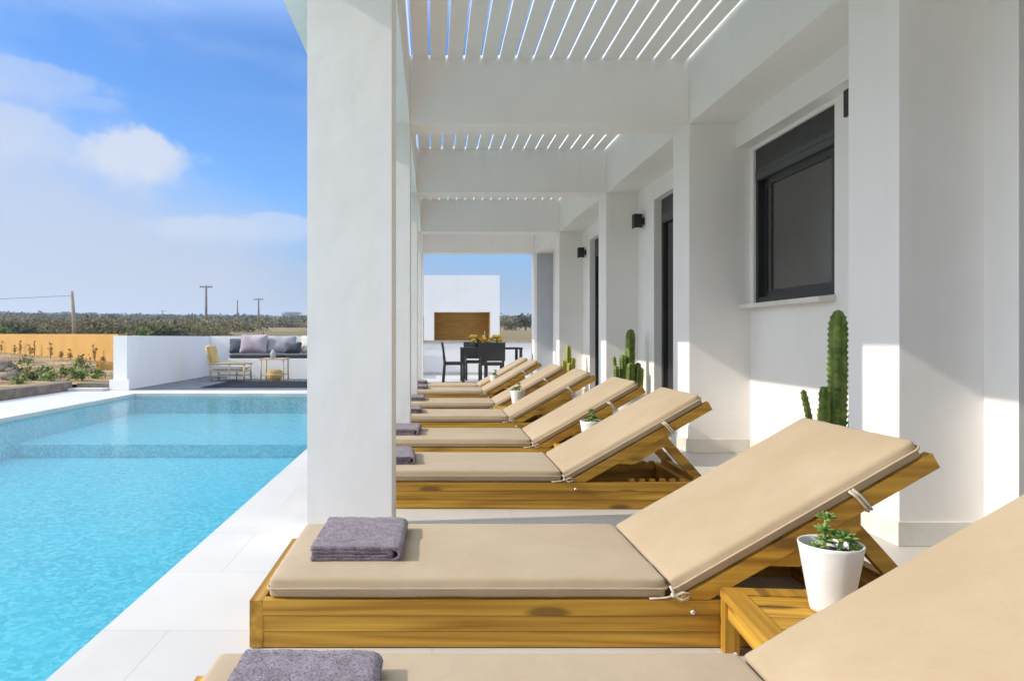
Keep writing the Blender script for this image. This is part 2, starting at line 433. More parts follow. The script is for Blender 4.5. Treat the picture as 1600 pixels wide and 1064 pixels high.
sc.view_settings.view_transform = 'Standard'; sc.view_settings.look = 'None'; sc.view_settings.gamma = 1; sc.view_settings.use_curve_mapping = False
sc.view_settings.exposure = 1.08
sc.cycles.max_bounces = 10; sc.cycles.diffuse_bounces = 6; sc.cycles.transparent_max_bounces = 16

# ------------------------------------------------------------------ setting dimensions
PX, WX, NX = 2.247, 2.655, 2.78         # pilaster face, wall face, set-back wall of the window bay
FY = [-.9, 3.37, 6.12, 9.04, 12.36, 15.4]   # fronts of columns / pilasters
TH = .41
CX0, CX1, OX = -.60, -.194, -.825
ZB, ZS = 2.87, 3.43
POOL = (-5.35, -1.13, -3.0, 12.6)

# deck
m = MB()
m.box(-1.13, 9, -6, 21, -1.2, 0)
m.box(-5.35, -1.13, 12.6, 21, -1.2, 0)
m.box(-6.85, -5.35, -6, 13.45, -1.2, 0)
m.box(-6.15, -5.35, 13.45, 21, -1.2, 0)
m.box(-5.35, -1.13, -6, -3, -1.2, 0)
bmesh.ops.remove_doubles(m.bm, verts=m.bm.verts, dist=1e-5)
struct(m.build('pool_deck', M['tile'], bevel=0))
m = MB(); m.box(-5.855, -.95, 13.42, 18.49, .0005, .004)
struct(m.build('terrace_paving', M['greypave']))
# pool basin: floor, walls, bench ledge at the far end
m = MB(); x0, x1, y0, y1 = POOL
e = .004
m.box(x0 + e, x1 - e, y0 + e, y1 - e, -.62, -.52)
m.box(x0 + .011, x1 - .022, 8.9, y1 - .011, -.52 + e, -.355)
m.box(x0 + e, x0 + .010, y0 + e, y1 - e, -.52 + e, -.06)
m.box(x1 - .02, x1 - e, y0 + e, y1 - e, -.52 + e, -.020)
m.box(x0 + .011, x1 - .02 - e, y1 - .010, y1 - e, -.52 + e, -.065)
struct(m.build('pool_basin', M['pooltile']))
m = MB(); v = [m.bm.verts.new(p) for p in ((x0 + .011, y0 + .01, -.05), (x1 - .021, y0 + .01, -.05), (x1 - .021, y1 - .011, -.05), (x0 + .011, y1 - .011, -.05))]; m.bm.faces.new(v)
struct(m.build('pool_water', M['water']))

# ------------------------------------------------------------------ pergola
per = thing('pergola', 'white masonry pergola over the loungers, square columns and slatted roof', 'pergola', (-.4, 3.37, 0))
for y in FY:
    m = MB(); m.box(CX0, CX1, y, y + TH, 0, ZB); m.build('column', M['plaster'], per, bevel=.008)
m = MB(); m.box(OX, CX1, -3, 15.85, ZB, 3.62); m.build('edge_beam', M['plaster'], per, bevel=.006)
m = MB(); m.box(PX, NX - .12 + .3, -3, 15.81, ZB, 3.62); m.build('wall_beam', M['plaster'], per, bevel=.006)
for y in FY:
    m = MB(); m.box(CX1 + .001, PX - .001, y + .002, y + .34, ZB + .002, 3.465); m.build('cross_beam', M['plaster'], per, bevel=.006)
for a, b in zip(FY, FY[1:]):
    m = MB(); n = 16; pitch = (PX - CX1) / (n + .2)
    for i in range(n):
        xa = CX1 + .03 + i * pitch
        m.box(xa, xa + pitch - .021, a + .335, b + .01, ZS, ZS + .028)
    m.build('slat_panel', M['plaster'], per)

# ------------------------------------------------------------------ house
house = thing('house', 'long white rendered house with dark windows along the terrace', 'house', (WX, 8, 0))
hm = MB()
def wallbox(x0, x1, y0, y1, z0, z1): hm.box(x0, x1, y0, y1, z0, z1)
DOORH = 2.65
TH2 = .25
# bay 0 (door), bay 1 (window, set back), bay 2 (door), bay 3 (door), bay 4 plain
bays = [(FY[0] + TH, FY[1]), (FY[1] + TH, FY[2]), (FY[2] + TH, FY[3]), (FY[3] + TH, FY[4]), (FY[4] + TH, FY[5])]
doors = {0: (1.6, 3.17), 2: (7.1, 8.38), 3: (10.3, 11.8)}
WIN = (4.84, 6.06, 1.30, 2.62)
for i, (a, b) in enumerate(bays):
    if i in doors:
        d0, d1 = doors[i]
        wallbox(WX, WX + TH2, a, d0, 0, ZB); wallbox(WX, WX + TH2, d1, b, 0, ZB); wallbox(WX, WX + TH2, d0, d1, DOORH, ZB)
    elif i == 1:
        w0, w1, z0, z1 = WIN
        wallbox(NX, NX + TH2, a, w0, 0, DOORH); wallbox(NX, NX + TH2, w1, b, 0, DOORH)
        wallbox(NX, NX + TH2, w0, w1, 0, z0); wallbox(NX, NX + TH2, w0, w1, z1, DOORH)
        wallbox(WX, NX + TH2, a, b, DOORH, ZB)
    else: wallbox(WX, WX + TH2, a, b, 0, ZB)
wallbox(3.2, 9, 15.5, 15.78, 0, 3.6)
hm.build('wall', M['plaster'], house)
for y in FY:
    m = MB(); m.box(PX, 3.0, y, y + TH, 0, ZB - .001); m.build('pilaster', M['plaster'], house, bevel=.006)
m = MB(); m.box(2.97, 9, -3, 15.78, 3.45, 3.75); m.build('roof', M['plaster'], house)
m = MB(); m.box(PX + .06, 3.05, FY[5] - .014, FY[5] - .001, .12, ZB - .02); pn = m.build('end_panel', M['greyface'], house, bevel=.002); pn['label'] = 'grey-blue face at the far end of the house'  # thin grey-blue panel added over the last pilaster's front face
# plinth strips
for y in FY:
    m = MB(); m.box(PX - .012, (NX if y == FY[2] else WX) - .002, y - .012, y + TH + .012, .002, .118); m.build('plinth', M['marble'], house, bevel=.003)
for i, (a, b) in enumerate(bays):
    xs = NX if i == 1 else WX
    for p, q in ([(a, doors[i][0]), (doors[i][1], b)] if i in doors else [(a, b)]):
        m = MB(); m.box(xs - .012, xs + .02, p + .014, q - .014, .002, .118); m.build('plinth', M['marble'], house, bevel=.003)
# window of bay 1
w0, w1, z0, z1 = WIN; fx = NX + .02
wf = MB()
wf.box(fx, fx + .07, w0, w1, z1 - .17, z1)                      # shutter box
wf.box(fx, fx + .07, w0, w0 + .045, z0, z1 - .17); wf.box(fx, fx + .07, w1 - .045, w1, z0, z1 - .17)
wf.box(fx, fx + .07, w0 + .045, w1 - .045, z0, z0 + .045)
win = wf.build('window', M['anthracite'], house, bevel=.004); win['label'] = 'dark grey sliding window with its roller shutter almost raised'
m = MB(); m.box(fx - .012, fx + .03, w0 + .02, w1 - .02, z1 - .275, z1 - .175)
for k in range(2): m.box(fx - .017, fx - .012, w0 + .02, w1 - .02, z1 - .265 + k * .045, z1 - .262 + k * .045)
m.build('shutter', M['shutter'], win, bevel=.004)
def sash(y0, y1, xo, zt, zb, fr=.05):
    s = MB(); s.box(xo, xo + .03, y0, y0 + fr, zb, zt); s.box(xo, xo + .03, y1 - fr, y1, zb, zt)
    s.box(xo, xo + .03, y0 + fr, y1 - fr, zb, zb + fr); s.box(xo, xo + .03, y0 + fr, y1 - fr, zt - fr * 1.3, zt)
    s.build('sash', M['anthracite'], win, bevel=.003)
    p = MB(); p.box(xo + .012, xo + .018, y0 + fr, y1 - fr, zb + fr, zt - fr); p.build('pane', M['glass'], win)
sash(w0 + .05, w1 - .19, fx + .018, z1 - .275, z0 + .047)
sash(w0 + .5, w1 - .047, fx + .052, z1 - .275, z0 + .047)
m = MB(); m.box(fx + .082, fx + .1, w0 + .001, w1 - .001, z0, z1); m.build('reveal', M['blackmetal'], win)
m = MB(); m.hexa([(NX - .115, w0 - .02, z0 - .045), (NX + .02, w0 - .02, z0 - .04), (NX + .02, w1 + .02, z0 - .04), (NX - .115, w1 + .02, z0 - .045), (NX - .115, w0 - .02, z0 - .012), (NX + .02, w0 - .02, z0 - .002), (NX + .02, w1 + .02, z0 - .002), (NX - .115, w1 + .02, z0 - .012)])
m.build('sill', M['marble'], win, bevel=.003)
# doors
for i, (d0, d1) in doors.items():
    x = WX + .09
    m = MB(); m.box(x, x + .08, d0, d0 + .06, 0, DOORH - .18); m.box(x, x + .08, d1 - .06, d1, 0, DOORH - .18); m.box(x, x + .08, d0, d1, DOORH - .18, DOORH)
    m.box(x, x + .08, d0 + .06, d1 - .06, .0, .05); mid = (d0 + d1) / 2; m.box(x + .01, x + .07, mid - .04, mid + .04, .05, DOORH - .18)
    dr = m.build('door', M['anthracite'], house, bevel=.004)
    p = MB(); p.box(x + .03, x + .04, d0 + .06, mid - .04, .05, DOORH - .18); p.box(x + .03, x + .04, mid + .04, d1 - .06, .05, DOORH - .18); p.build('pane', M['darkglass'], dr)
    s = MB(); s.box(x - .01, x + .02, d0 + .03, d1 - .03, DOORH - .29, DOORH - .185); s.build('shutter', M['shutter'], dr, bevel=.004)

# wall lamps
def wall_lamp(x, y, z, label):
    t = thing('wall_lamp', label, 'wall lamp', (x, y, z), 'wall lamps along the house')
    m = MB(); m.box(x - .012, x, y - .035, y + .035, z - .045, z + .045); m.build('mounting_plate', M['blackmetal'], t, bevel=.004)
    m = MB(); m.box(x - .035, x - .012, y - .02, y + .02, z - .02, z + .02); m.build('bracket', M['blackmetal'], t)
    m = MB(); m.box(x - .135, x - .035, y - .055, y + .055, z - .085, z + .085); m.build('lamp_housing', M['blackmetal'], t, bevel=.006)
    m = MB(); m.box(x - .12, x - .05, y - .04, y + .04, z - .089, z - .085); m.build('lens', M['ceramic'], t)
wall_lamp(NX, 4.45, 2.50, 'black box wall lamp beside the big window, half hidden by a pilaster')
wall_lamp(WX, 8.78, 2.46, 'black box wall lamp high on the wall above the dark many-stemmed cactus')
wall_lamp(WX, 12.1, 2.47, 'smallest and farthest black box wall lamp, near the far end of the house')

# ------------------------------------------------------------------ cushions
def cushion_bm(m, L, W, T, r=.022, puff=.010, seed=0, cuts=26, wr=.005, crown=6, bul=.013):
    """rounded box centred in x,y, base at z=0; x 0..L, y 0..W"""
    tmp = bmesh.new(); bmesh.ops.create_cube(tmp, size=2)
    bmesh.ops.subdivide_edges(tmp, edges=tmp.edges[:], cuts=cuts, use_grid_fill=True)
    h = (L / 2, W / 2, T / 2)
    so_ = Vector((seed * 3.1, seed * 1.7, seed))
    for v in tmp.verts:
        c = [math.copysign(1 - (1 - min(1, abs(q))) ** 1.9, q) for q in v.co]
        p = Vector([c[i] * h[i] for i in range(3)])
        inner = Vector([max(-h[i] + r, min(h[i] - r, p[i])) for i in range(3)])
        d = p - inner
        if d.length > 1e-9:
            # project to rounded surface
            mx = max(abs(d.x), abs(d.y), abs(d.z)); d = d.normalized() * (mx if mx < r else r)
            p = inner + d
        u, w = p.x / h[0], p.y / h[1]
        prof = (1 - abs(u) ** crown) * (1 - abs(w) ** crown)
        sgn = p.z / h[2]
        p.z += puff * prof * sgn
        side = (1 - abs(sgn) ** 2)
        tent = 1 - abs(sgn)
        if abs(w) > .97: p.y += math.copysign(bul, p.y) * tent * (1 - abs(u) ** 10)
        if abs(u) > .985: p.x += math.copysign(bul * .7, p.x) * tent * (1 - abs(w) ** 10)
        nv = noise.noise(Vector((p.x * 5, p.y * 5, 0)) + so_) + .5 * noise.noise(Vector((p.x * 13, p.y * 9, 1)) + so_)
        p.z += wr * nv * prof * (1 if sgn > 0 else .2)
        if cuts > 20 and sgn > 0: p.z += .0035 * noise.noise(Vector((p.x * 7, p.y * 26, 3)) + so_) * max(0, (abs(u) - .72) / .28) ** 1.5 * (1 - abs(w) ** 8)
        edge = noise.noise(Vector((p.x * 9, p.y * 3, 5)) + so_)
        if abs(w) > .97: p.y += .0035 * edge
        v.co = p + Vector((h[0], h[1], h[2]))
    me = bpy.data.meshes.new('t'); tmp.to_mesh(me); tmp.free(); m.bm.from_mesh(me); bpy.data.meshes.remove(me)
    return m
def piping(m, L, W, z, r=.0042, rad=.02):
    pts = []
    for cx, cy, a0 in ((L - rad, W - rad, 0), (rad, W - rad, 90), (rad, rad, 180), (L - rad, rad, 270)):
        for k in range(5):
            a = R(a0 + 22.5 * k); pts.append((cx + rad * math.cos(a), cy + rad * math.sin(a), z))
    dense = []
    for a, b in zip(pts, pts[1:] + pts[:1]):
        a, b = Vector(a), Vector(b); n = max(1, int((b - a).length / .06))
        for k in range(n): dense.append(a.lerp(b, k / n))
    return m.tube(dense, r, 6, closed=True)

# ------------------------------------------------------------------ sun lounger
LW = .70; HX, HZ, ANG = .798, .162, R(29.8)
SL = Vector((math.cos(ANG), 0, math.sin(ANG))); NL = Vector((-math.sin(ANG), 0, math.cos(ANG)))
def slope(s, n, y): return Vector((HX, 0, HZ)) + SL * s + NL * n + Vector((0, y, 0))
def sbox(m, s0, s1, n0, n1, y0, y1):
    return m.hexa([slope(s0, n0, y0), slope(s1, n0, y0), slope(s1, n0, y1), slope(s0, n0, y1), slope(s0, n1, y0), slope(s1, n1, y0), slope(s1, n1, y1), slope(s0, n1, y1)])
def make_lounger():
    root = thing('sun_lounger', 'x', 'sun lounger', (0, 0, 0), 'wooden sun loungers in a row under the pergola')
    B = lambda mb, name, mat, bev=.004, **k: mb.build(name, mat, root, bevel=bev, **k)
    xe = 1.50
    for y0, y1 in ((0, .036), (LW - .036, LW)):
        m = MB(); m.box(-.545, xe, y0, y1, .1065, .155); B(m, 'side_board', M['wood_x'], .003)
        m = MB(); m.box(-.545, xe, y0 + .001, y1 - .001, .0555, .105); B(m, 'side_board', M['wood_x'], .003)
        m = MB(); m.box(-.545, xe, y0 + .003, y1 - .003, .004, .0535); B(m, 'bottom_rail', M['wood_x'], .004)
    m = MB(); m.box(-.588, -.5455, 0, LW, .004, .155); B(m, 'foot_board', M['wood_y'], .005)
    m = MB(); m.box(xe + .0005, xe + .04, 0, LW, .004, .155); B(m, 'head_board', M['wood_y'], .005)
    m = MB()
    for k in range(10): x = -.5 + k * .128; m.box(x, x + .085, .037, LW - .037, .128, .150)
    B(m, 'slats', M['wood_y'], .002)
    for y0, y1 in ((.0, .038), (LW - .038, LW)):
        m = MB(); ea, eb_ = slope(.938, 0, 0), slope(.938, -.052, 0); m.prism_xz([(HX - .004, .158), (HX + .0976, .158), (eb_.x, eb_.z), (ea.x, ea.z)], y0, y1); B(m, 'back_rail', M['wood_x'], .004)
        m = MB()
        a, b, c, d = slope(.30, -.0525, 0), slope(.645, -.0525, 0), slope(.62, -.098, 0), slope(.385, -.105, 0)
        b2 = Vector((b.x, 0, b.z - .055))
        m.prism_xz([(d.x, d.z), (b2.x, b2.z), (b.x, b.z), (a.x, a.z)], y0 + .004, y1 + .004 if y0 < .1 else y1 - .004)
        B(m, 'rail_brace', M['wood_x'], .004)
    m = MB()
    for k in range(6): sbox(m, .06 + k * .145, .06 + k * .145 + .09, -.024, -.002, .039, LW - .039)
    B(m, 'back_slats', M['wood_y'], .002)
    # prop that holds the back up on the notched end of the base
    for y0 in (.075, LW - .075 - .036):
        m = MB(); t = slope(.62, -.09, 0); bt = Vector((1.585, 0, .165)); dr = (bt - t).normalized(); nr = Vector((dr.z, 0, -dr.x)) * .026
        m.prism_xz([(t.x - nr.x, t.z - nr.z), (t.x + nr.x, t.z + nr.z), (bt.x + nr.x, bt.z + nr.z), (bt.x - nr.x, bt.z - nr.z)], y0, y0 + .036)
        B(m, 'prop_arm', M['wood_x'], .004)
    m = MB(); m.box(1.545, 1.585, .04, LW - .04, .150, .185); B(m, 'prop_bar', M['wood_y'], .004)
    for y0 in (.037, LW - .062):
        m = MB(); pts = [(1.14, .10), (1.495, .10)]
        for k in range(6): xr = 1.495 - k * .06; pts += [(xr, .170), (xr - .030, .170), (xr - .034, .148), (xr - .056, .148)]
        pts[-1] = (1.14, .148); m.prism_xz(pts, y0, y0 + .025)
        B(m, 'notched_rail', M['wood_x'], 0)
    m = MB(); m.lathe([(.008, 0), (.008, .004), (.005, .007), (.0, .0075)], 14)
    bmesh.ops.rotate(m.bm, verts=m.bm.verts, matrix=Matrix.Rotation(R(90), 3, 'X')); bmesh.ops.translate(m.bm, vec=(.84, 0, .118), verts=m.bm.verts)
    B(m, 'bolt', M['screw'], 0)
    # cushions
    m = MB(); cushion_bm(m, 1.284, LW - .03, .066, .012, .005, 1); bmesh.ops.translate(m.bm, vec=(-.527, .012, .157), verts=m.bm.verts)
    sc_ = m.build('seat_cushion', M['cushion'], root, smooth=True)
    m = MB(); piping(m, 1.296, LW - .008, .035); bmesh.ops.translate(m.bm, vec=(-.533, .001, .157), verts=m.bm.verts); m.build('piping', M['piping'], sc_, smooth=True)
    def place_back(mb):
        mat = Matrix(((SL.x, 0, NL.x, HX), (0, 1, 0, .012), (SL.z, 0, NL.z, HZ), (0, 0, 0, 1)))
        bmesh.ops.transform(mb.bm, matrix=mat, verts=mb.bm.verts)
    m = MB(); cushion_bm(m, .912, LW - .03, .064, .012, .006, 2); place_back(m); bc = m.build('back_cushion', M['cushion'], root, smooth=True)
    m = MB(); piping(m, .924, LW - .008, .034); bmesh.ops.translate(m.bm, vec=(-.006, -.011, 0), verts=m.bm.verts); place_back(m); m.build('piping', M['piping'], bc, smooth=True)
    # tie cords
    for yy, dy in ((-.006, 1), (LW + .006, -1)):
        m = MB()
        for o_ in (0, .012):
            s = .655 + o_
            pts = [slope(s - .012, .03, yy + dy * .004), slope(s, .002, yy), slope(s + .006, -.03, yy - dy * .002), slope(s + .012, -.058, yy + dy * .004), slope(s + .014, -.060, yy + dy * .03), slope(s + .01, -.056, yy + dy * .05)]
            m.tube(pts, .005, 6)
        m.build('tie_cord', M['cord'], root, smooth=True)
        m = MB(); c0 = Vector((.776, yy - dy * .004, .176))
        m.tube([c0 + Vector((-.012, 0, .03)), c0 + Vector((-.004, -dy * .006, .012)), c0, c0 + Vector((.02, -dy * .01, -.012)), c0 + Vector((.042, -dy * .008, -.008)), c0 + Vector((.048, 0, .004)), c0 + Vector((.03, 0, .008)), c0 + Vector((.004, -dy * .006, .002))], .0048, 6)
        m.tube([c0, c0 + Vector((-.02, dy * .006, -.010)), c0 + Vector((-.045, dy * .012, -.0145)), c0 + Vector((-.075, dy * .013, -.0155))], .0034, 6)
        m.blob(c0, (.012, .009, .011), 1)
        m.build('tie_cord', M['cord'], root, smooth=True)
    return root
LY = [1.055, 2.258, 4.10, 5.39, 6.99, 8.40, 10.38, 11.55]
LLAB = ['sun lounger nearest the camera, its sand backrest filling the lower right corner',
        'second sun lounger from the front, its whole length in view',
        'sun lounger just past the thick front column, its prop and notched base showing',
        'sun lounger fourth from the front, beyond the one with its prop showing',
        'sun lounger fifth from the front, in front of the dark many-stemmed cactus',
        'sun lounger sixth from the front, the back nearer the pale little cactus',
        'sun lounger seventh from the front, one before the farthest of the row',
        'farthest sun lounger of the row, nearest to the black dining set']
proto = make_lounger()
for i, y in enumerate(LY):
    o = proto if i == 0 else copy_tree(proto)
    o.location = (rng.uniform(-.006, .006) if i > 1 else 0, y, .0); o['label'] = LLAB[i]
    if i > 1: o.rotation_euler.z = R(rng.uniform(-.7, .7))

# ------------------------------------------------------------------ folded towels
def make_towel():
    t = .017
    def ribbon(m, path, W, th, seed):
        n = len(path); top, bot = [], []
        P = [Vector((x, 0, z)) for x, z in path]
        ny = 22
        rows = []
        for i, p in enumerate(P):
            tg = (P[min(i + 1, n - 1)] - P[max(i - 1, 0)]).normalized(); nr = Vector((-tg.z, 0, tg.x))
            ra, rb = [], []
            for j in range(ny + 1):
                y = W * j / ny; q = Vector((p.x * 16, y * 16, seed + i * .03)); k = .0035 * noise.noise(q) + .002 * noise.noise(q * 2.7)
                yo = .006 * noise.noise(Vector((p.x * 7, seed, 2))) * (1 if j in (0, ny) else 0)
                sag = 0
                ra.append(m.bm.verts.new(p + nr * (th / 2 + k) + Vector((0, y + yo, sag)))); rb.append(m.bm.verts.new(p - nr * (th / 2 - k) + Vector((0, y + yo, sag))))
            rows.append((ra, rb))
        for (a, b), (c, d) in zip(rows, rows[1:]):
            for j in range(ny):
                m.bm.faces.new((a[j], a[j + 1], c[j + 1], c[j])); m.bm.faces.new((b[j], d[j], d[j + 1], b[j + 1]))
            m.bm.faces.new((a[0], c[0], d[0], b[0])); m.bm.faces.new((a[ny], b[ny], d[ny], c[ny]))
        for a, b in (rows[0], rows[-1]):
            for j in range(ny): m.bm.faces.new((a[j], b[j], b[j + 1], a[j + 1]))
    root = MB()
    def arc(cx, cz, r, a0, a1, n=9): return [(cx + r * math.cos(R(a0 + (a1 - a0) * k / n)), cz + r * math.sin(R(a0 + (a1 - a0) * k / n))) for k in range(n + 1)]
    def line(xa, xb, z, n=22): return [(xa + (xb - xa) * k / n, z + .0012 * math.sin(k * 1.3)) for k in range(1, n)]
    zt, zb = .061, .0095
    outer = [(-.155, zb)] + line(-.155, .13, zb) + arc(.13, (zt + zb) / 2, (zt - zb) / 2, -90, 90) + line(.13, -.15, zt) + [(-.156, zt)]
    ribbon(root, outer, .41, t, 1)
    inner = [(-.15, .026)] + line(-.15, .118, .0265) + arc(.118, .0355, .009, -90, 90, 6) + line(.118, -.145, .0445) + [(-.152, .0445)]
    ribbon(root, inner, .402, .0155, 5)
    for v in root.bm.verts: v.co.z *= .72
    bm = root.bm; bm.faces.ensure_lookup_table(); fs = [(f.calc_center_median(), [v.co.copy() for v in f.verts], f.normal.copy()) for f in bm.faces if not f.normal_update() and len(f.verts) == 4]
    rf = random.Random(8); wts = [(b_[1] - b_[0]).length * (b_[3] - b_[0]).length for a_, b_, c_ in fs]
    for (c_, q, n_) in rf.choices(fs, weights=wts, k=16000):
        u, w = rf.random(), rf.random(); p = q[0].lerp(q[1], u).lerp(q[3].lerp(q[2], u), w)
        d = (n_ * (1 if (p - Vector((0, .2, .03))).dot(n_) > 0 else -1) + Vector((rf.gauss(0, .7), rf.gauss(0, .7), rf.gauss(0, .5)))).normalized()
        t_ = d.cross(Vector((rf.gauss(0, 1), rf.gauss(0, 1), rf.gauss(0, 1)))).normalized() * .0009
        L_ = rf.uniform(.0025, .006)
        bm.faces.new((bm.verts.new(p - t_), bm.verts.new(p + t_), bm.verts.new(p + d * L_)))
    return root
tm = make_towel(); tobj = tm.build('towel', M['towel'], None, smooth=True, loc=(0, 0, 0))
TL = ['crumpled mauve-grey towel at the bottom edge, on the foot of the nearest lounger',
      'folded mauve-grey bath towel, whole in view on the lounger in front of the thick column',
      'folded mauve towel peeping out to the right of the thick front column, the lower one',
      'folded mauve towel peeping out to the right of the thick front column, the upper one',
      'small dark-edged towel on the fifth lounger, beside the second column',
      'small dark-edged towel on the sixth lounger, beside the second column',
      'tiny folded towel on the seventh lounger, lower of the farthest two',
      'tiny folded towel on the farthest lounger of the row']
for i, y in enumerate(LY):
    o = tobj if i == 0 else tobj.copy()
    if i: COL.objects.link(o)
    o.location = ((-.283, -.266)[i] if i < 2 else -.26 + rng.uniform(-.01, .01), y + (.17 if i else .165), .2255); o.rotation_euler.z = R(rng.uniform(-5, 5) if i > 1 else -1)
    tag(o, TL[i], 'towel', 'folded towels on the loungers')

# ------------------------------------------------------------------ side tables and pots
def make_table():
    root = thing('side_table', 'x', 'side table', (0, 0, 0), 'low wooden side tables between loungers')
    S = .23; z = .2
    m = MB(); m.box(-S, -S + .062, -S + .0, S, z - .028, z); m.box(S - .062, S, -S, S, z - .028, z); m.box(-S + .0625, S - .0625, S - .062, S, z - .028, z); m.box(-S + .0625, S - .0625, -S, -S + .062, z - .028, z)
    m.build('top_frame', M['wood_y'], root, bevel=.003)
    m = MB()
    for k in range(4):
        y = -S + .066 + k * .0835; m.box(-S + .064, S - .064, y, y + .078, z - .026, z - .004)
    m.build('top_boards', M['wood_x'], root, bevel=.003)
    for sx in (-1, 1):
        for sy in (-1, 1):
            m = MB(); cx, cy = sx * (S - .024), sy * (S - .024); m.box(cx - .022, cx + .022, cy - .022, cy + .022, 0.002, z - .0285); m.build('leg', M['wood_z'], root, bevel=.003)
    for sy in (-1, 1):
        m = MB(); y = sy * (S - .02); m.box(-S + .048, S - .048, y - .01, y + .01, z - .085, z - .03); m.build('apron', M['wood_x'], root, bevel=.002)
    for sx in (-1, 1):
        m = MB(); x = sx * (S - .02); m.box(x - .01, x + .01, -S + .048, S - .048, z - .085, z - .03); m.build('apron', M['wood_y'], root, bevel=.002)
    return root
TP = [(1.135, 2.005), (1.15, 5.095), (.95, 8.045), (1.0, 11.32)]
TLAB = ['wooden side table between the two nearest loungers', 'wooden side table between the third and fourth loungers from the front',
        'wooden side table between the fifth and sixth loungers from the front', 'wooden side table between the last two loungers of the row']
tb = make_table()
for i, (x, y) in enumerate(TP):
    o = tb if i == 0 else copy_tree(tb); o.location = (x, y, 0); o.rotation_euler.z = R(-5 if i == 0 else rng.uniform(-2, 2)); o['label'] = TLAB[i]

def succulent(m, rg, big=True):
    def rosette(c, r, n, tilt):
        for k in range(n):
            a = k * 2.4 + rg.uniform(-.2, .2); f = (k + 1) / n; el = 1.25 - f * tilt
            d = Vector((math.cos(a) * math.cos(el), math.sin(a) * math.cos(el), math.sin(el))); L = r * (.55 + .5 * f)
            side = d.cross(Vector((0, 0, 1))).normalized(); up = side.cross(d)
            pts = []
            for t_, w_ in ((0, .10), (.35, .24), (.7, .26), (1., .02)):
                pts.append((c + d * L * t_, w_ * L))
            rings = []
            for p, w_ in pts: rings.append([m.bm.verts.new(p + side * w_ * math.cos(q) + up * w_ * .5 * math.sin(q)) for q in (0, 1.57, 3.14, 4.71)])
            for A, B_ in zip(rings, rings[1:]):
                for q in range(4): m.bm.faces.new((A[q], A[(q + 1) % 4], B_[(q + 1) % 4], B_[q]))
            m.bm.faces.new(rings[-1])
    for (x, y, z, r, n) in ((-.012, .0, .085, .034, 16), (-.02, .0, .05, .034, 14), (-.018, .004, .02, .03, 12), (.028, -.01, .028, .046, 22), (-.052, -.018, .002, .034, 16), (.066, .012, .012, .026, 12), (.062, -.022, -.002, .028, 14), (.01, .04, .004, .03, 14)):
        rosette(Vector((x, y, z)), r, n, 1.25)
    m.tube([(-.018, .002, -.03), (-.02, .0, .02), (-.012, 0, .09)], .006, 6); m.tube([(.02, 0, -.03), (.028, -.01, .03)], .007, 6); m.tube([(.06, .01, -.03), (.066, .012, .012)], .004, 6)
def make_pot():
    root = thing('succulent_pot', 'x', 'potted plant', (0, 0, 0), 'white succulent pots on the side tables')
    m = MB(); m.lathe([(.050, 0), (.055, .002)] + [(.0575 + .0285 * k / 24, .015 + .17 * k / 24) for k in range(25)] + [(.0885, .196), (.0865, .199), (.082, .196), (.080, .175), (.078, .165)], 120)
    for v in m.bm.verts:
        if .03 < v.co.z < .18:
            a = math.atan2(v.co.y, v.co.x); k = 1 + (.035 * max(0, noise.noise(Vector((a * 9, v.co.z * 110, 2))) + .1) * math.sin(math.pi * (a + 1.45) / 1.0) if -1.45 < a < -.45 else 0); v.co.x *= k; v.co.y *= k
    m.build('pot', M['ceramic'], root, smooth=True)
    m = MB(); m.lathe([(.0785, .160), (.079, .168), (.05, .172), (.01, .174)], 24)
    for v in m.bm.verts: v.co.z += .004 * noise.noise(v.co * 60)
    m.build('soil', M['soil'], root, smooth=True)
    m = MB(); succulent(m, random.Random(3)); bmesh.ops.translate(m.bm, vec=(0, 0, .185), verts=m.bm.verts); m.build('succulent', M['succulent'], root)
    return root
PLAB = ['large white ceramic pot with green succulents on the nearest side table', 'white succulent pot between the third and fourth loungers from the front',
        'white plant pot between the fifth and sixth loungers from the front', 'tiny white plant pot between the two farthest loungers']
pp = make_pot()
for i, (x, y, rz) in enumerate([(1.172, 2.06, 0), (1.165, 5.10, 70), (.985, 8.05, 150), (1.02, 11.32, 250)]):
    o = pp if i == 0 else copy_tree(pp); o.location = (x, y, .2005); o.rotation_euler.z = R(rz); o['label'] = PLAB[i]

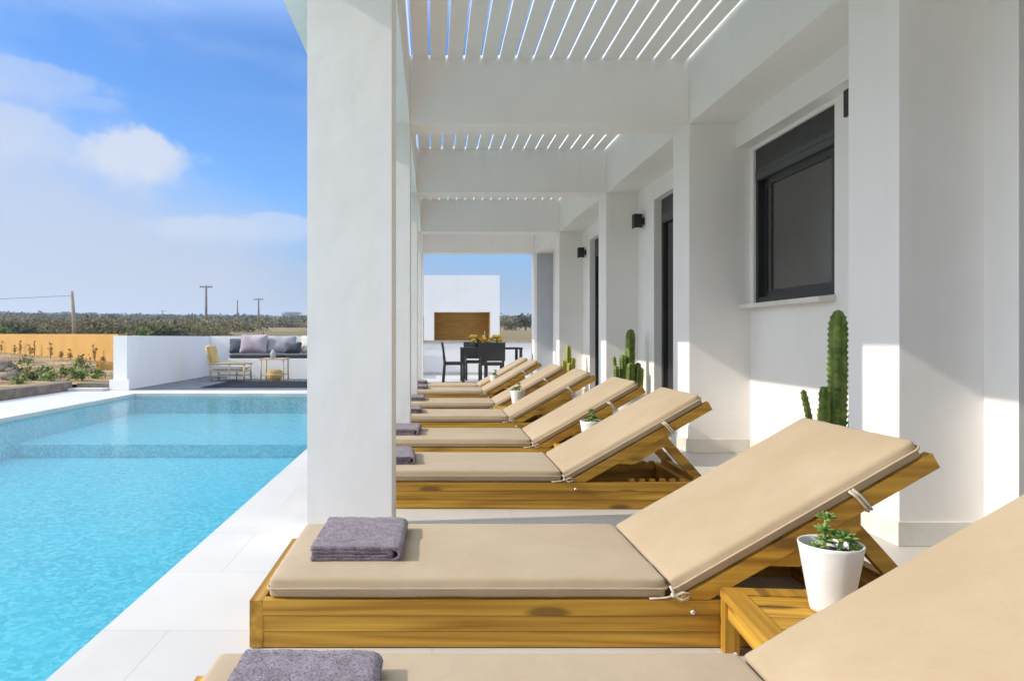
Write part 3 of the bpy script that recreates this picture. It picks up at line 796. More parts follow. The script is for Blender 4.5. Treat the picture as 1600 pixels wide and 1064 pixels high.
# ------------------------------------------------------------------ cacti
def cactus_stem(m, th, base, tip, r, ribs=5, seg=18, seed=0, spine=.011, bend=None):
    base, tip = Vector(base), Vector(tip); ax = tip - base; L = ax.length; t = ax.normalized()
    a = t.cross(Vector((.2, .9, .1))).normalized(); b = t.cross(a); rings = []
    n = ribs * 6
    for i in range(seg + 1):
        f = i / seg; fz = f if f < .9 else .9 + (f - .9)
        rr = r * (.86 + .14 * math.sin(f * 2.2 + .5)) * (math.sqrt(max(0.0, 1 - ((f - .88) / .12) ** 2)) * .97 + .03 if f > .88 else 1)
        rr *= 1 + .05 * noise.noise(Vector((seed, f * 9, 0)))
        off = (bend(f) if bend else Vector((0, 0, 0)))
        ring = []
        for k in range(n):
            ph = 2 * math.pi * k / n; rib = .62 + .38 * abs(math.cos(ph * ribs / 2)) ** 1.2
            sc_l = 1 + .085 * math.cos(i * 2 * math.pi / 4) * (rib > .8)
            d = (a * math.cos(ph) + b * math.sin(ph)); ring.append(m.bm.verts.new(base + t * L * f + off + d * rr * rib * sc_l))
            if k % 6 == 0 and i % 4 == 0 and f < .985:
                p = base + t * L * f + off + d * rr * rib * .98
                for q in range(3):
                    dd = (d + t * rg2.uniform(-.7, .9) + d.cross(t) * rg2.uniform(-.8, .8)).normalized() * spine * rg2.uniform(.7, 1.3)
                    sd_ = d.cross(t) * .0012; v1, v2, v3 = th.bm.verts.new(p + sd_), th.bm.verts.new(p - sd_), th.bm.verts.new(p + dd)
                    v4 = th.bm.verts.new(p + t * .0016); th.bm.faces.new((v1, v2, v3)); th.bm.faces.new((v2, v4, v3)); th.bm.faces.new((v4, v1, v3))
                th.blob(p, (.0038, .0038, .0045), 1)
        rings.append(ring)
    for A, B in zip(rings, rings[1:]):
        for k in range(n): m.bm.faces.new((A[k], A[(k + 1) % n], B[(k + 1) % n], B[k]))
    m.bm.faces.new(rings[-1])
rg2 = random.Random(11)
def cactus(name_label, loc, stems, mat, potr=.16, poth=.34, spine=.011):
    t = thing('cactus', name_label, 'cactus', loc, 'potted cacti along the house wall')
    m, th = MB(), MB()
    for i, (bx, by, tx, ty, z0, z1, r) in enumerate(stems):
        cactus_stem(m, th, (bx, by, z0), (tx, ty, z1), r, 5, max(10, int((z1 - z0) / .0085)), i * 3, spine)
    m.build('stem', mat, t, world=False, smooth=True); th.build('thorns', M['thorn'], t, world=False)
    m = MB(); m.lathe([(potr * .72, 0), (potr * .75, .004), (potr, poth - .03), (potr * 1.05, poth - .028), (potr * 1.05, poth), (potr * .95, poth), (potr * .93, poth - .05)], 32); m.build('pot', M['ceramic'], t, world=False, smooth=False)
    m = MB(); m.lathe([(potr * .93, poth - .06), (potr * .93, poth - .04), (.02, poth - .03)], 24); m.build('soil', M['soil'], t, world=False)
cactus('tallest single-column cactus with two short arms, under the big window', (2.36, 4.12, 0),
       [(.018, 0, .028, 0, .30, 1.165, .055), (-.06, -.03, -.085, -.05, .30, .72, .030), (-.10, 0, -.19, -.02, .34, .70, .019), (-.04, .05, -.03, .06, .3, .60, .03), (.08, -.03, .10, -.03, .3, .62, .024)], M['cactus'])
cactus('dark green clustered cactus with one tall stem and stubby arms, below the middle wall lamp', (2.40, 8.60, 0),
       [(.03, 0, .04, 0, .30, 1.11, .062), (-.05, -.02, -.065, -.03, .30, .80, .044), (.10, .0, .13, -.01, .30, .70, .042), (-.11, 0, -.17, -.02, .3, .78, .022), (.0, -.07, .01, -.09, .3, .70, .046), (.15, .0, .165, -.02, .3, .64, .036), (-.13, -.03, -.15, -.05, .3, .66, .04)], M['cactus'], .22, spine=.02)
cactus('pale yellow-green little cactus beside the farthest wall lamp', (2.33, 11.98, 0),
       [(.0, 0, .0, 0, .30, .88, .055), (.06, -.02, .08, -.03, .30, .66, .05), (-.06, .0, -.08, 0, .30, .62, .045), (0, -.05, .02, -.07, .3, .58, .05)], M['cactus_sunlit'], .15, spine=.02)

# ------------------------------------------------------------------ far terrace
lw = thing('terrace_wall', 'low white rendered wall between the pool terrace and the garden', 'wall', (-6, 13.45, 0))
m = MB(); m.box(-6.12, -5.86, 13.46, 18.9, .002, 1.045); m.build('wall', M['plaster'], lw, bevel=.012)
m = MB(); m.box(-6.17, -5.80, 13.40, 13.459, .002, .20); m.build('pier_base', M['plaster'], lw, bevel=.012)
bw = thing('terrace_bench', 'built-in white masonry bench with back wall along the far terrace', 'bench', (-3, 17.1, 0))
m = MB(); m.box(-5.855, -.70, 18.5, 18.9, .002, 1.05); m.build('back_wall', M['plaster'], bw, bevel=.012)
m = MB(); m.box(-5.0, -.70, 17.12, 18.499, .002, .50); m.build('seat_base', M['plaster'], bw, bevel=.012)
m = MB()
for k in range(3):
    cushion_bm(m, 1.36, 1.0, .095, .03, .01, k, 12)
    bmesh.ops.translate(m.bm, vec=(1.38, 0, 0), verts=m.bm.verts)
bmesh.ops.translate(m.bm, vec=(-4.98 - 1.38 + .02, 17.14, .502), verts=m.bm.verts)
m.build('seat_cushion', M['mat'], bw, smooth=True)
def pillow(x, y, z, w, h, mat, label, rz=0, tilt=18, rx=0):
    m = MB(); cushion_bm(m, w, h, .17, .05, .03, x, 14, .012, 2); bmesh.ops.translate(m.bm, vec=(-w / 2, 0, -.085), verts=m.bm.verts)
    for v in m.bm.verts:
        u = abs(v.co.x) / (w / 2); k = abs(v.co.y - h / 2) / (h / 2); v.co.z *= (1 - .75 * max(u, k) ** 4); v.co.x *= 1 - .06 * (1 - k ** 2); v.co.y = h / 2 + (v.co.y - h / 2) * (1 - .06 * (1 - u ** 2))
    bmesh.ops.rotate(m.bm, verts=m.bm.verts, matrix=Matrix.Rotation(R(90 - tilt), 3, 'X'))
    o = m.build('throw_pillow', mat, None, smooth=True, loc=(0, 0, 0)); o.location = (x, y, z); o.rotation_euler = (0, R(rx), R(rz))
    return tag(o, label, 'pillow', 'throw pillows on the terrace bench')
zt = .60
pillow(-4.98, 18.28, zt, .60, .42, M['pillowdark'], 'slate-blue pillow at the left end of the bench, behind the bamboo armchair', 12, 25)
pillow(-4.62, 18.06, zt, .72, .50, M['pillowmauve'], 'big mauve-grey pillow leaning at the left of the bench', -6, 16)
pillow(-3.92, 18.16, zt, .78, .48, M['pillowgrey'], 'mottled grey pillow in the middle of the visible bench', 4, 20)
pillow(-3.60, 18.02, zt, .46, .32, M['pillowdark'], 'small dark pillow between the mottled grey one and the pale one', -8, 24)
pillow(-3.05, 18.18, zt, .72, .48, M['creamcloth'], 'pale pillow on the bench, cut off by the thick front column', 3, 20)
m = MB(); cushion_bm(m, 3.4, 2.0, .012, .004, .0, 3, 10, .0); o = m.build('rug', M['rug'], None, loc=(0, 0, 0)); o.location = (-4.62, 13.98, .0045); tag(o, 'dark grey flat-woven outdoor rug on the far terrace by the pool', 'rug')

# bamboo armchair, seen from the side, facing right
def make_armchair(loc):
    t = thing('armchair', 'pale bamboo armchair with a straw-yellow back beside the terrace wall', 'armchair', loc)
    Bt = lambda path, name, r=.020: MB().tube(path, r, 8).build(name, M['bamboo'], t, world=False, smooth=True)
    for y in (-.3, .3):
        Bt([(-.34, y, 0), (-.36, y, .30), (-.42, y, .62), (-.46, y, .80)], 'leg'); Bt([(.42, y, 0), (.41, y, .39)], 'leg')
        Bt([(-.40, y, .40), (.0, y, .41), (.45, y, .39)], 'armrest', .024)
        Bt([(-.35, y, .24), (.42, y, .24)], 'side_rail', .016); Bt([(0.08, y, .0), (.08, y, .40)], 'post', .014); Bt([(-.35, y, .12), (.42, y, .12)], 'side_rail', .012)
    Bt([(.42, -.3, .24), (.42, .3, .24)], 'front_rail'); Bt([(-.46, -.3, .78), (-.46, .3, .78)], 'back_rail')
    m = MB(); cushion_bm(m, .72, .56, .09, .03, .01, 4, 12); bmesh.ops.translate(m.bm, vec=(-.33, -.28, .26), verts=m.bm.verts); m.build('seat_cushion', M['creamcloth'], t, world=False, smooth=True)
    m = MB(); cushion_bm(m, .10, .54, .38, .03, .02, 5, 12); bmesh.ops.rotate(m.bm, verts=m.bm.verts, matrix=Matrix.Rotation(R(-10), 3, 'Y')); bmesh.ops.translate(m.bm, vec=(-.42, -.27, .42), verts=m.bm.verts); m.build('backrest', M['yellowcloth'], t, world=False, smooth=True)
make_armchair((-4.72, 16.35, .0045))
t = thing('coffee_table', 'small pale bamboo table on the far terrace beside the armchair', 'table', (-3.68, 16.4, .0045))
for sx in (-.26, .26):
    for sy in (-.26, .26): MB().tube([(sx, sy, 0), (sx, sy, .49)], .018, 8).build('leg', M['bamboo'], t, world=False, smooth=True)
m = MB(); m.box(-.29, .29, -.29, .29, .49, .52); m.build('tabletop', M['bamboo'], t, world=False, bevel=.006)
for sy in (-.26, .26): MB().tube([(-.26, sy, .14), (.26, sy, .14)], .012, 8).build('rail', M['bamboo'], t, world=False, smooth=True)
m = MB(); m.lathe([(.12, 0), (.17, .06), (.185, .14), (.17, .22), (.13, .25), (.11, .24), (.1, .2)], 20)
for v in m.bm.verts:
    k = 1 + .04 * math.sin(math.atan2(v.co.y, v.co.x) * 9 + v.co.z * 80); v.co.x *= k; v.co.y *= k
o = m.build('basket', M['wicker'], None, loc=(0, 0, 0)); o.location = (-3.68, 16.38, .005); tag(o, 'round yellow wicker basket under the small bamboo table', 'basket')
m = MB(); m.lathe([(.05, 0), (.062, .01), (.066, .11), (.05, .15), (.03, .17), (.03, .21), (.024, .21), (.02, .18)], 18)
o = m.build('jug', M['cup'], None, smooth=True, loc=(0, 0, 0)); o.location = (-3.72, 16.4, .525); tag(o, 'small grey jug standing on the bamboo table', 'jug')

# ------------------------------------------------------------------ barbecue
by = 19.0
bq = thing('barbecue', 'white masonry outdoor barbecue with brown firebrick opening and wide counter', 'barbecue', (.8, by, 0))
m = MB()
m.box(-1.6, -.24 , by, by + .75, .07, .88); m.box(-.239, 1.85, by, by + .75, .07, .88); m.box(1.851, 4.2, by, by + .75, .07, .88)
m.build('counter_base', M['plaster'], bq)
m = MB(); m.box(-1.6, 4.2, by + .03, by + .74, .002, .069); m.build('plinth', M['marble'], bq)
m = MB(); m.box(-1.62, 4.22, by - .04, by + .78, .881, .935); m.build('countertop', M['countertop'], bq, bevel=.004)
m = MB(); m.box(-.22, .055, by + .02, by + .75, .936, 1.70); m.box(1.58, 1.835, by + .02, by + .75, .936, 1.70); m.box(-.22, 1.835, by + .02, by + .75, 1.7005, 2.70)
m.build('hood', M['plaster'], bq, bevel=.01)
m = MB(); m.box(.056, 1.579, by + .62, by + .74, .936, 1.699); m.box(.056, .075, by + .03, by + .619, .936, 1.699); m.box(1.56, 1.579, by + .03, by + .619, .936, 1.699); m.build('firebox', M['firebrick'], bq)

# ------------------------------------------------------------------ dining set
dt = thing('dining_table', 'black dining table with slim legs in front of the barbecue', 'table', (1.35, 15.95, .0))
m = MB(); m.box(-.70, .66, -.45, .45, .745, .785); m.build('tabletop', M['rattan'], dt, world=False, bevel=.005)
for sx in (-.66, .62):
    for sy in (-.41, .41): m = MB(); m.box(sx - .03, sx + .03, sy - .03, sy + .03, .0, .744); m.build('leg', M['rattan'], dt, world=False, bevel=.004)
def make_dchair():
    t = thing('dining_chair', 'x', 'chair', (0, 0, 0), 'black woven chairs around the dining table')
    m = MB(); m.box(-.25, .25, -.24, .24, .40, .465); m.build('seat', M['rattan'], t, world=False, bevel=.012)
    m = MB()
    prof = [(-.225, .50), (-.235, .62), (-.25, .76), (-.275, .90)]
    for (ya, za), (yb, zb_) in zip(prof, prof[1:]):
        m.hexa([(-.285, ya - .022, za), (.285, ya - .022, za), (.285, ya + .022, za), (-.285, ya + .022, za), (-.285, yb - .022, zb_), (.285, yb - .022, zb_), (.285, yb + .022, zb_), (-.285, yb + .022, zb_)])
    bmesh.ops.remove_doubles(m.bm, verts=m.bm.verts, dist=.0005); m.build('backrest', M['rattan'], t, world=False)
    for sx in (-.24, .24):
        for pts in ([(sx, .2, 0), (sx, .19, .42)], [(sx, -.25, 0), (sx, -.215, .44), (sx, -.235, .60)]):
            MB().tube(pts, .029, 8).build('leg', M['rattan'], t, world=False, smooth=True)
    return t
CH = [((1.30, 15.42), 0, 'black woven dining chair turned with its back to the loungers'),
      ((.50, 15.72), -90, 'dark dining chair seen side-on at the left end of the dining table'),
      ((2.18, 16.1), 90, 'dark dining chair at the right end of the table by the house wall'),
      ((1.05, 16.75), 180, 'dark dining chair on the far side of the table, facing the loungers')]
dc = make_dchair()
for i, ((x, y), rz, lab) in enumerate(CH):
    o = dc if i == 0 else copy_tree(dc); o.location = (x, y, .0); o.rotation_euler.z = R(rz); o['label'] = lab
fl = thing('flower_arrangement', 'row of orange-yellow blooms with green leaves on the dining table', 'flowers', (1.22, 15.95, .786))
m = MB(); m.box(-.26, .26, -.07, .07, 0, .08); m.build('trough', M['rattan'], fl, world=False, bevel=.01)
m = MB(); rg = random.Random(5)
m2 = MB()
for k in range(22):
    x = rg.choice((-.27, -.2, -.02, .02, .2, .29)) + rg.uniform(-.08, .08); c = Vector((x, rg.uniform(-.1, .1), rg.uniform(.12, .25)))
    m.blob(c, (.055, .055, .048), 2, .25, 4); 
m.build('bloom', M['bloom'], fl, world=False, smooth=True)
m2.leaves((0, 0, .12), (.38, .1, .10), 140, .06, rg); m2.build('foliage', M['leafpale'], fl, world=False)
m = MB(); m.lathe([(.035, 0), (.038, .01), (.038, .2), (.016, .27), (.016, .38), (.018, .385)], 18); o = m.build('bottle', M['bottleglass'], None, smooth=True, loc=(0, 0, 0)); o.location = (1.22, 16.2, .7855); tag(o, 'slim tan bottle rising behind the orange blooms on the table', 'bottle')

# ------------------------------------------------------------------ garden behind the pool
def soil_z(x, y):
    t = max(0., min(1., (y - 13) / 9))
    return .10 + .14 * t + .03 * noise.noise(Vector((x * .8, y * .8, 0))) + .012 * noise.noise(Vector((x * 4, y * 4, 0)))
def wall_y(x): return 22 + (-9.85 - x) * 1.155
m = MB(); nx, ny = 110, 90; vs = []
for j in range(ny + 1):
    row = []
    for i in range(nx + 1):
        x = -7.05 - 34 * (i / nx) ** 1.5; y1_ = max(22.4, wall_y(x) + .15); y = -2 + (y1_ + 2) * j / ny
        row.append(m.bm.verts.new((x, y, soil_z(x, y) - (.0 if i else .02))))
    vs.append(row)
for j in range(ny):
    for i in range(nx): m.bm.faces.new((vs[j][i], vs[j][i + 1], vs[j + 1][i + 1], vs[j + 1][i]))
# strip behind the terrace wall
w_ = [[m.bm.verts.new((x, y, soil_z(x, y))) for x in (-7.05, -6.6, -6.16)] for y in (13.48, 16, 19, 22.4)]
for a, b in zip(w_, w_[1:]):
    for i in range(2): m.bm.faces.new((a[i], a[i + 1], b[i + 1], b[i]))
struct(m.build('garden_soil', M['earth'], smooth=True))
kb = MB()
prev = None
for k in range(41):
    y = -2 + 15.4 * k / 40; j_ = .02 * noise.noise(Vector((0, y * 1.7, 3))); h_ = .165 + .02 * noise.noise(Vector((3, y * 2, 0)))
    ring = [kb.bm.verts.new(p) for p in ((-6.86 + j_, y, .0), (-6.88 + j_, y, h_), (-7.1 + j_, y, h_ + .01), (-7.12 + j_, y, .0))]
    if prev:
        for a in range(4): kb.bm.faces.new((prev[a], prev[(a + 1) % 4], ring[(a + 1) % 4], ring[a]))
    else: kb.bm.faces.new(ring[::-1])
    prev = ring
kb.bm.faces.new(prev)
kb.box(-6.83, -6.17, 13.47, 13.62, -.05, .13)
tag(kb.build('garden_kerb', M['kerb'], loc=(-6.9, 6, 0)), 'rough brown concrete kerb edging the garden bed beside the pool', 'kerb')
m = MB(); m.box(-6.84, -6.18, 13.15, 13.44, .003, .05); m.build('step', M['tile'], None, bevel=.006, loc=(-6.5, 13.3, 0))['label'] = 'shallow pale stone step beside the end of the terrace wall'
bpy.data.objects['step']['category'] = 'step'
yw = MB(); xl = -30.
yw.hexa([(-9.85, 22, -.3), (-9.65, 22.2, -.3), (xl + .2, wall_y(xl) + .2, -.3), (xl, wall_y(xl), -.3), (-9.85, 22, 1.12), (-9.65, 22.2, 1.12), (xl + .2, wall_y(xl) + .2, 1.26), (xl, wall_y(xl), 1.26)])
tag(yw.build('ochre_wall', M['ochre'], loc=(-18, 31.4, 0), bevel=.015), 'long ochre yellow rendered garden wall behind the weeds', 'wall')
lo = thing('low_ochre_wall', 'short low ochre wall with a post beside the white terrace wall', 'wall', (-8.6, 18, 0))
m = MB(); m.box(-8.50, -7.0, 18, 18.2, .0, .34); m.build('wall', M['ochre'], lo, bevel=.01)
m = MB(); m.box(-8.62, -8.501, 17.97, 18.23, .0, .40); m.build('post', M['ochre'], lo, bevel=.01)

# weeds against the ochre wall
def weed(px, ptop, pbase, Y, seed, lab):
    Y = min(10.62 / (1 + 1.155 * (px - VX) / F) - .8, .76 * F / (pbase - VY))
    b = at(px, pbase, Y); b.z = soil_z(b.x, b.y); h = max(.15, at(px, ptop, Y).z - b.z); rg = random.Random(seed)
    t = thing('dry_weed', lab, 'weed', b, 'dry weeds in front of the ochre wall')
    m = MB(); f = MB()
    for k in range(3):
        tx, ty = rg.uniform(-.12, .12) * h, rg.uniform(-.1, .1) * h; hh = h * (1 if k == 0 else rg.uniform(.5, .85))
        m.tube([(0, 0, 0), (tx * .4, ty * .4, hh * .5), (tx, ty, hh)], [.018, .014, .008], 5)
        f.leaves((tx, ty, hh * .90), (.08, .08, .16 * hh), 46, .045, rg, 3)
        f.leaves((tx * .5, ty * .5, hh * .5), (.10, .10, .24 * hh), 26, .05, rg, 4)
    m.build('stalk', M['dryplant'], t, world=False); f.build('seed_head', M['dryplant'], t, world=False)
WL = [(2, 532, 551, 20.5, 'dry weed at the very left edge of the photo, before the ochre wall'), (23, 538, 553, 20.4, 'small faint weed second from the left edge, before the ochre wall'),
      (32, 531, 552, 20.8, 'tall pale weed third from the left edge, before the ochre wall'), (47, 537, 556, 20.1, 'bushy brown weed left of a matching pair on the ochre wall'),
      (54, 533, 556, 20.5, 'thin brown weed right beside the bushy one on the ochre wall'), (79, 535, 560, 20.0, 'slender stalk with a single dark head near the middle of the ochre wall'),
      (95, 549, 561, 20.6, 'shortest dry sprig in the middle of the ochre wall'), (110, 545, 562, 20.4, 'twin-stalk pale weed below the utility pole'),
      (128, 557, 571, 17.5, 'low round brown weed on the soil right of the middle'), (148, 538, 562, 20.2, 'dark tall weed nearest the right end of the ochre wall'),
      (161, 557, 567, 18.8, 'stubby dry weed by the low ochre wall post')]
for i, (a, b, c, Y, lab) in enumerate(WL): weed(a, b, c, Y, 40 + i, lab)
gm = MB(); rg = random.Random(77)
for k in range(5200):
    x = -7.2 - 17 * rg.random() ** 1.3; y = rg.uniform(9, 33)
    if y > wall_y(x) - .3 and x < -9.85 or noise.noise(Vector((x * .55, y * .55, 8))) < -.05: continue
    z = soil_z(x, y); h = rg.uniform(.03, .12); a = rg.uniform(0, 6.28); d = Vector((math.cos(a), math.sin(a), 0)) * .012; ln = Vector((rg.uniform(-.06, .06), rg.uniform(-.06, .06), h))
    b = Vector((x, y, z - .01)); gm.bm.faces.new([gm.bm.verts.new(q) for q in (b - d, b + d, b + ln)])
tag(gm.build('dry_grass', M['dryplant']), 'short dry grass tufts over the garden soil', 'grass', kind='stuff')
# leafy plants in the bed
def leafy(px, py, Y, r, h, seed, lab, mat):
    b = at(px, py, Y); b.z = soil_z(b.x, b.y); rg = random.Random(seed); t = thing('leafy_plant', lab, 'plant', b, 'green leafy plants in the garden bed')
    m = MB(); m.leaves((0, 0, h * .55), (r, r, h * .55), 170, .075, rg, 7); m.build('leaves', mat, t, world=False)
    m = MB()
    for k in range(5): a = rg.uniform(0, 6.28); m.tube([(0, 0, -.02), (math.cos(a) * r * .5, math.sin(a) * r * .5, h * .6)], .006, 5)
    m.build('stem', M['dryplant'], t, world=False)
GL = [(38, 590, 15.0, .30, .44, 'leafy green plant at the left of the garden bed, tallest there'), (55, 592, 14.6, .28, .30, 'green plant right next to the tallest leafy one'),
      (80, 596, 14.3, .26, .26, 'bright green plant in the middle of the bed nearest the kerb'), (100, 588, 15.5, .26, .26, 'green plant in mid-bed behind the kerb'),
      (117, 590, 15.0, .26, .30, 'pale green plant right of mid-bed'), (130, 582, 16.0, .30, .42, 'tall green plant at the right of the bed'),
      (122, 598, 14.2, .18, .18, 'small dark green plant low beside the kerb'), (150, 592, 14.9, .20, .20, 'last small green plant before the white wall pier'),
      (28, 602, 13.6, .18, .16, 'tiny green plant close to the kerb at the far left'), (70, 585, 15.8, .24, .22, 'dark shrubby plant behind the bright green one')]
for i, (a, b, Y, r, h, lab) in enumerate(GL): leafy(a, b, Y, r, h, 90 + i, lab, M['leafpale'] if i in (2, 4, 8) else M['leaf'])
for i, (px, py, Y, s, lab) in enumerate([(4, 572, 17.5, .34, 'grey boulder at the left edge of the garden bed'), (22, 577, 16.8, .17, 'dark round stone beside the leafy plants'), (18, 590, 14.6, .20, 'dark stone low in the bed at the far left')]):
    b = at(px, py, Y); b.z = soil_z(b.x, b.y); m = MB(); m.blob((0, 0, 0), (s, s * .8, s * .6), 3, .45, 1.6); o = m.build('stone', M['kerb'], None, smooth=True, loc=(0, 0, 0)); o.location = (b.x, b.y, b.z + s * .2); tag(o, lab, 'stone', 'stones in the garden bed')

# ------------------------------------------------------------------ open country
def lerp_tab(x, tab):
    for (a, va), (b, vb) in zip(tab, tab[1:]):
        if x <= b: t = max(0, (x - a) / (b - a)); return va + (vb - va) * t
    return tab[-1][1]
TAB = [(0, -1.3), (24, -1.3), (30, -.1), (46, .15), (60, .75), (80, 1.1), (130, 2.4), (200, 4.4), (300, 8.2), (420, 12.), (700, 20.), (1100, 30.5), (1500, 40), (2200, 43), (3000, 40)]
def land_z(x, y):
    r = math.hypot(x, y); z = lerp_tab(r, TAB)
    if r > 27: z += min(1, (r - 27) / 200) * (r * .0024) * noise.noise(Vector((x / 260, y / 260, 4))) + .15 * noise.noise(Vector((x / 15, y / 15, 0)))
    return z
m = MB(); rads = [0.5, 8, 16, 22, 23, 25, 27, 30, 36, 44, 55, 68, 82, 100, 120, 145, 175, 210, 250, 300, 360, 430, 520, 620, 750, 900, 1080, 1300, 1550, 1850, 2300, 3000]
nseg = 220; vs = []
for r in rads: vs.append([m.bm.verts.new((r * math.sin(2 * math.pi * k / nseg), r * math.cos(2 * math.pi * k / nseg), land_z(r * math.sin(2 * math.pi * k / nseg), r * math.cos(2 * math.pi * k / nseg)))) for k in range(nseg)])
for A, B in zip(vs, vs[1:]):
    for k in range(nseg): m.bm.faces.new((A[k], A[(k + 1) % nseg], B[(k + 1) % nseg], B[k]))
m.bm.faces.new(vs[0])
struct(m.build('ground', M['ground'], smooth=True))

def bush(m, x, y, rx, h, n, size, rg, sink=.1): 
    z = land_z(x, y); m.leaves((x, y, z + h * .5 - sink), (rx, rx, h * .55), n, size, rg, 9)
rg = random.Random(21)
m = MB()     # reedy scrub belt
for k in range(430):
    px = rg.uniform(-60, 345); Y = rg.uniform(55, 92); p = at(px, 500, Y)
    h = rg.uniform(1.25, 2.2) * (1 if px < 300 else .6) * (.8 + .35 * noise.noise(Vector((px / 60, 0, 7))))
    bush(m, p.x, p.y, rg.uniform(1.0, 2.2), h, 260, .19, rg)
for k in range(200):
    px = rg.uniform(300, 900); Y = rg.uniform(150, 230); p = at(px, 500, Y); bush(m, p.x, p.y, rg.uniform(1.5, 4.), rg.uniform(.9, 2.4), 80, .8, rg)
tag(m.build('scrub', M['scrub']), 'olive brown belt of scrub and reeds beyond the garden wall', 'scrub', kind='stuff')
m = MB()
for k in range(300):
    px = rg.uniform(-80, 400); Y = rg.uniform(95, 230); p = at(px, 500, Y); bush(m, p.x, p.y, rg.uniform(2, 5.), rg.uniform(1.0, 2.1), 120, .5, rg)
tag(m.build('hedgerow', M['scrub']), 'rough olive hedgerows in the fields past the scrub belt', 'hedge', kind='stuff')
m = MB()
for k in range(620):
    px = rg.uniform(-80, 960); Y = rg.choice((rg.uniform(240, 420), rg.uniform(500, 900), rg.uniform(900, 1500))); p = at(px, 500, Y); s = Y / 300
    if 400 < px < 480 and Y > 900 and rg.random() < .75: continue
    bush(m, p.x, p.y, rg.uniform(4, 9) * (.6 + .5 * s), rg.uniform(1.8, 3.2) * (.7 + .28 * s), 60, 1.5 * (.6 + .5 * s), rg, .6)
tag(m.build('far_wood', M['scrubdark']), 'dark far-off woods and hedges along the horizon', 'wood', kind='stuff')

def shrub(px, ptop, pbase, Y, rx, mat, seed, lab, n=420, size=.35):
    p = at(px, pbase, Y); z = land_z(p.x, p.y); h = at(px, ptop, Y).z - z; rg = random.Random(seed)
    t = thing('shrub', lab, 'shrub', (p.x, p.y, z), 'shrubs beyond the garden wall')
    m = MB(); m.leaves((0, 0, h * .45), (rx, rx, h * .52), n, size, rg, 14); m.build('foliage', mat, t, world=False)
    m = MB()
    for k in range(5): a = rg.uniform(0, 6.28); m.tube([(0, 0, -.3), (math.cos(a) * rx * .3, math.sin(a) * rx * .3, h * .5)], .05, 5)
    m.build('stem', M['bark'], t, world=False)
shrub(20, 503, 520, 52, 1.9, M['scrubdark'], 1, 'dark shrub at the far left above the ochre wall')
shrub(228, 499, 516, 50, 1.2, M['scrubgreen'], 2, 'bright green shrub behind the white terrace wall')
shrub(175, 500, 518, 56, 1.6, M['scrub'], 3, 'olive shrub above the right end of the ochre wall')
shrub(148, 497, 518, 58, 1.9, M['scrub'], 4, 'broad olive shrub right of the tilted pole')
shrub(262, 505, 520, 50, 1.3, M['scrubdark'], 5, 'dark low shrub just right of the bright green one')
shrub(8, 510, 521, 46, .9, M['scrubgreen'], 6, 'small green shrub at the left edge above the ochre wall')
shrub(405, 498, 508, 160, 4.6, M['scrubdark'], 7, 'dark rounded shrub mass below the cross-armed distant pole', size=.7)
shrub(822, 487, 510, 120, 2.6, M['scrubdark'], 8, 'dark shrub seen past the right side of the barbecue', size=.55)
shrub(795, 492, 510, 125, 2.6, M['scrub'], 9, 'olive shrub seen just right of the barbecue hood', size=.55)
def far_tree(px, ptop, Y, rx, seed, lab):
    p = at(px, 500, Y); z = land_z(p.x, p.y); h = at(px, ptop, Y).z - z; rg = random.Random(seed)
    t = thing('tree', lab, 'tree', (p.x, p.y, z), 'single trees on the skyline')
    m = MB(); m.leaves((0, 0, h * .62), (rx, rx, h * .34), 420, rx * .22, rg, 9); m.build('crown', M['scrubdark'], t, world=False)
    m = MB(); m.tube([(0, 0, -1), (0, 0, h * .35), (rx * .1, 0, h * .7)], [rx * .09, rx * .07, rx * .02], 6); m.build('trunk', M['bark'], t, world=False)
for i, (px, pt, Y, rx, lab) in enumerate([(64, 488, 620, 6.5, 'skyline tree left of the tilted pole, lone bump'), (91, 488, 640, 4.5, 'narrow skyline tree close left of the tilted pole'), (103, 487, 640, 5.5, 'skyline tree touching the tilted pole'),
        (141, 488, 620, 7, 'round skyline tree right of the tilted pole'), (168, 490, 640, 6.5, 'left one of two low skyline trees mid-left'), (182, 489.5, 650, 6, 'right one of two low skyline trees mid-left'),
        (330, 491, 640, 7, 'skyline tree at the tall cross-armed pole'), (452, 486.5, 800, 12, 'broad skyline tree beside the thick front column')]):
    far_tree(px, pt, Y, rx, 60 + i, lab)

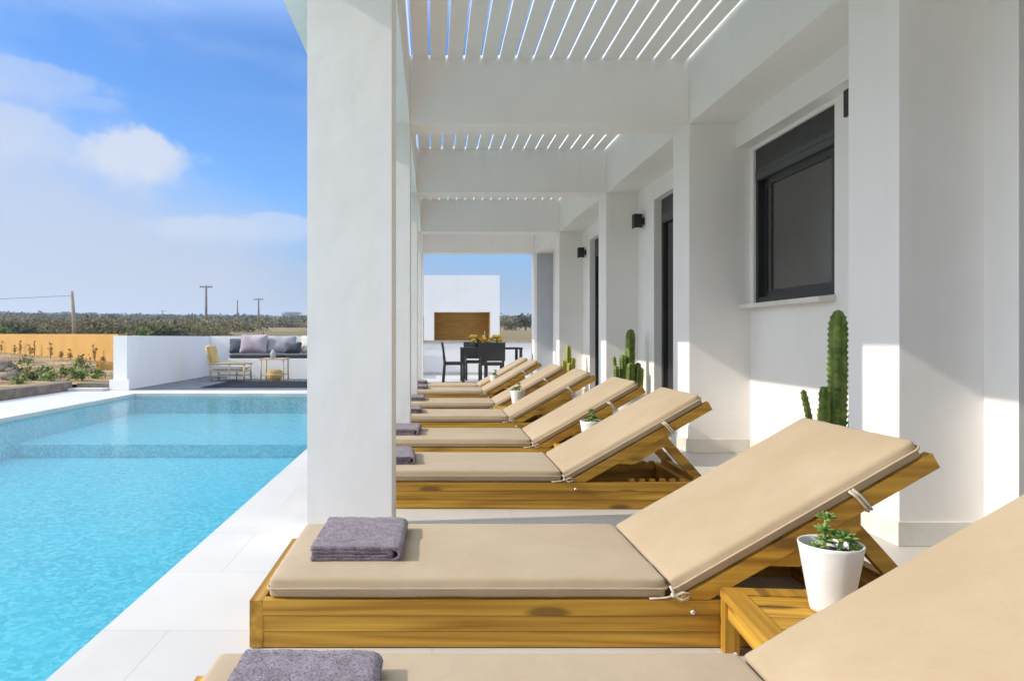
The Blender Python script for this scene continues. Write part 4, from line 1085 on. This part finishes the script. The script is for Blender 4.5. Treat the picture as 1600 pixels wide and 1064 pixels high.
def pole(px, ptop, Y, r, lab, mat, arm=0., lean=0., base_px=None):
    top = at(px, ptop, Y); x = at(base_px or px, 500, Y).x; z = land_z(x, Y)
    t = thing('utility_pole', lab, 'utility pole', (x, Y, z), 'utility poles in the fields')
    d = Vector((top.x - x, 0, top.z - z)); m = MB(); m.tube([(0, 0, -.5), d * .5, d], [r * 1.15, r, r * .8], 10); m.build('pole', mat, t, world=False, smooth=True)
    if arm:
        m = MB(); c = d - Vector((0, 0, .25)); m.box(c.x - arm, c.x + arm, -.09, .09, c.z - .12, c.z + .06); m.build('crossarm', M['pole'], t, world=False)
        m = MB()
        for k in (-.9, -.45, .45, .9): m.lathe([(.05, 0), (.07, .1), (.05, .22), (.02, .25)], 8, (c.x + arm * k, 0, c.z + .06))
        m.build('insulators', M['cup'], t, world=False)
    return t, d
p1, d1 = pole(112, 455, 55, .15, 'tilted pale wooden utility pole, nearest and leftmost', M['polelight'], base_px=118)
m = MB(); a = d1 - Vector((0, 0, .35)); b = Vector((-30, -3, d1.z - .5)); m.tube([a + (b - a) * (k / 24) + Vector((0, 0, -.5 * math.sin(math.pi * k / 24))) for k in range(25)], .017, 5); m.build('wire', M['wire'], p1, world=False)
p2, d2 = pole(322, 446, 120, .21, 'tallest utility pole with a crossarm, above the white terrace wall', M['pole'], 1.1)
p3, d3 = pole(371, 469, 130, .13, 'thin bare utility pole between the two cross-armed ones', M['pole'])
p4, d4 = pole(404, 466, 150, .2, 'shorter cross-armed utility pole next to the thick front column', M['pole'], 1.0)
p5, d5 = pole(254, 485, 330, .22, 'tiny far-off utility pole on the skyline behind the terrace wall', M['pole'], 1.6)
pole(411, 511, 60, .06, 'short thin fence post rising behind the bench pillows', M['pole'])[0]['category'] = 'post'

# ------------------------------------------------------------------ air
def haze():
    m, nt, out = new_mat('thin_air'); g = G(nt)
    pv = g.n('ShaderNodeVolumePrincipled'); pv.inputs['Color'].default_value = (.80, .88, .98, 1); pv.inputs['Density'].default_value = .0006; pv.inputs['Anisotropy'].default_value = .2
    g.l(pv.outputs[0], out.inputs['Volume'])
    mb = MB(); mb.box(-3200, 3200, -3200, 3200, -4, 90)
    return tag(mb.build('haze', m), 'thin bluish air haze over the fields', 'haze', kind='stuff')
haze()
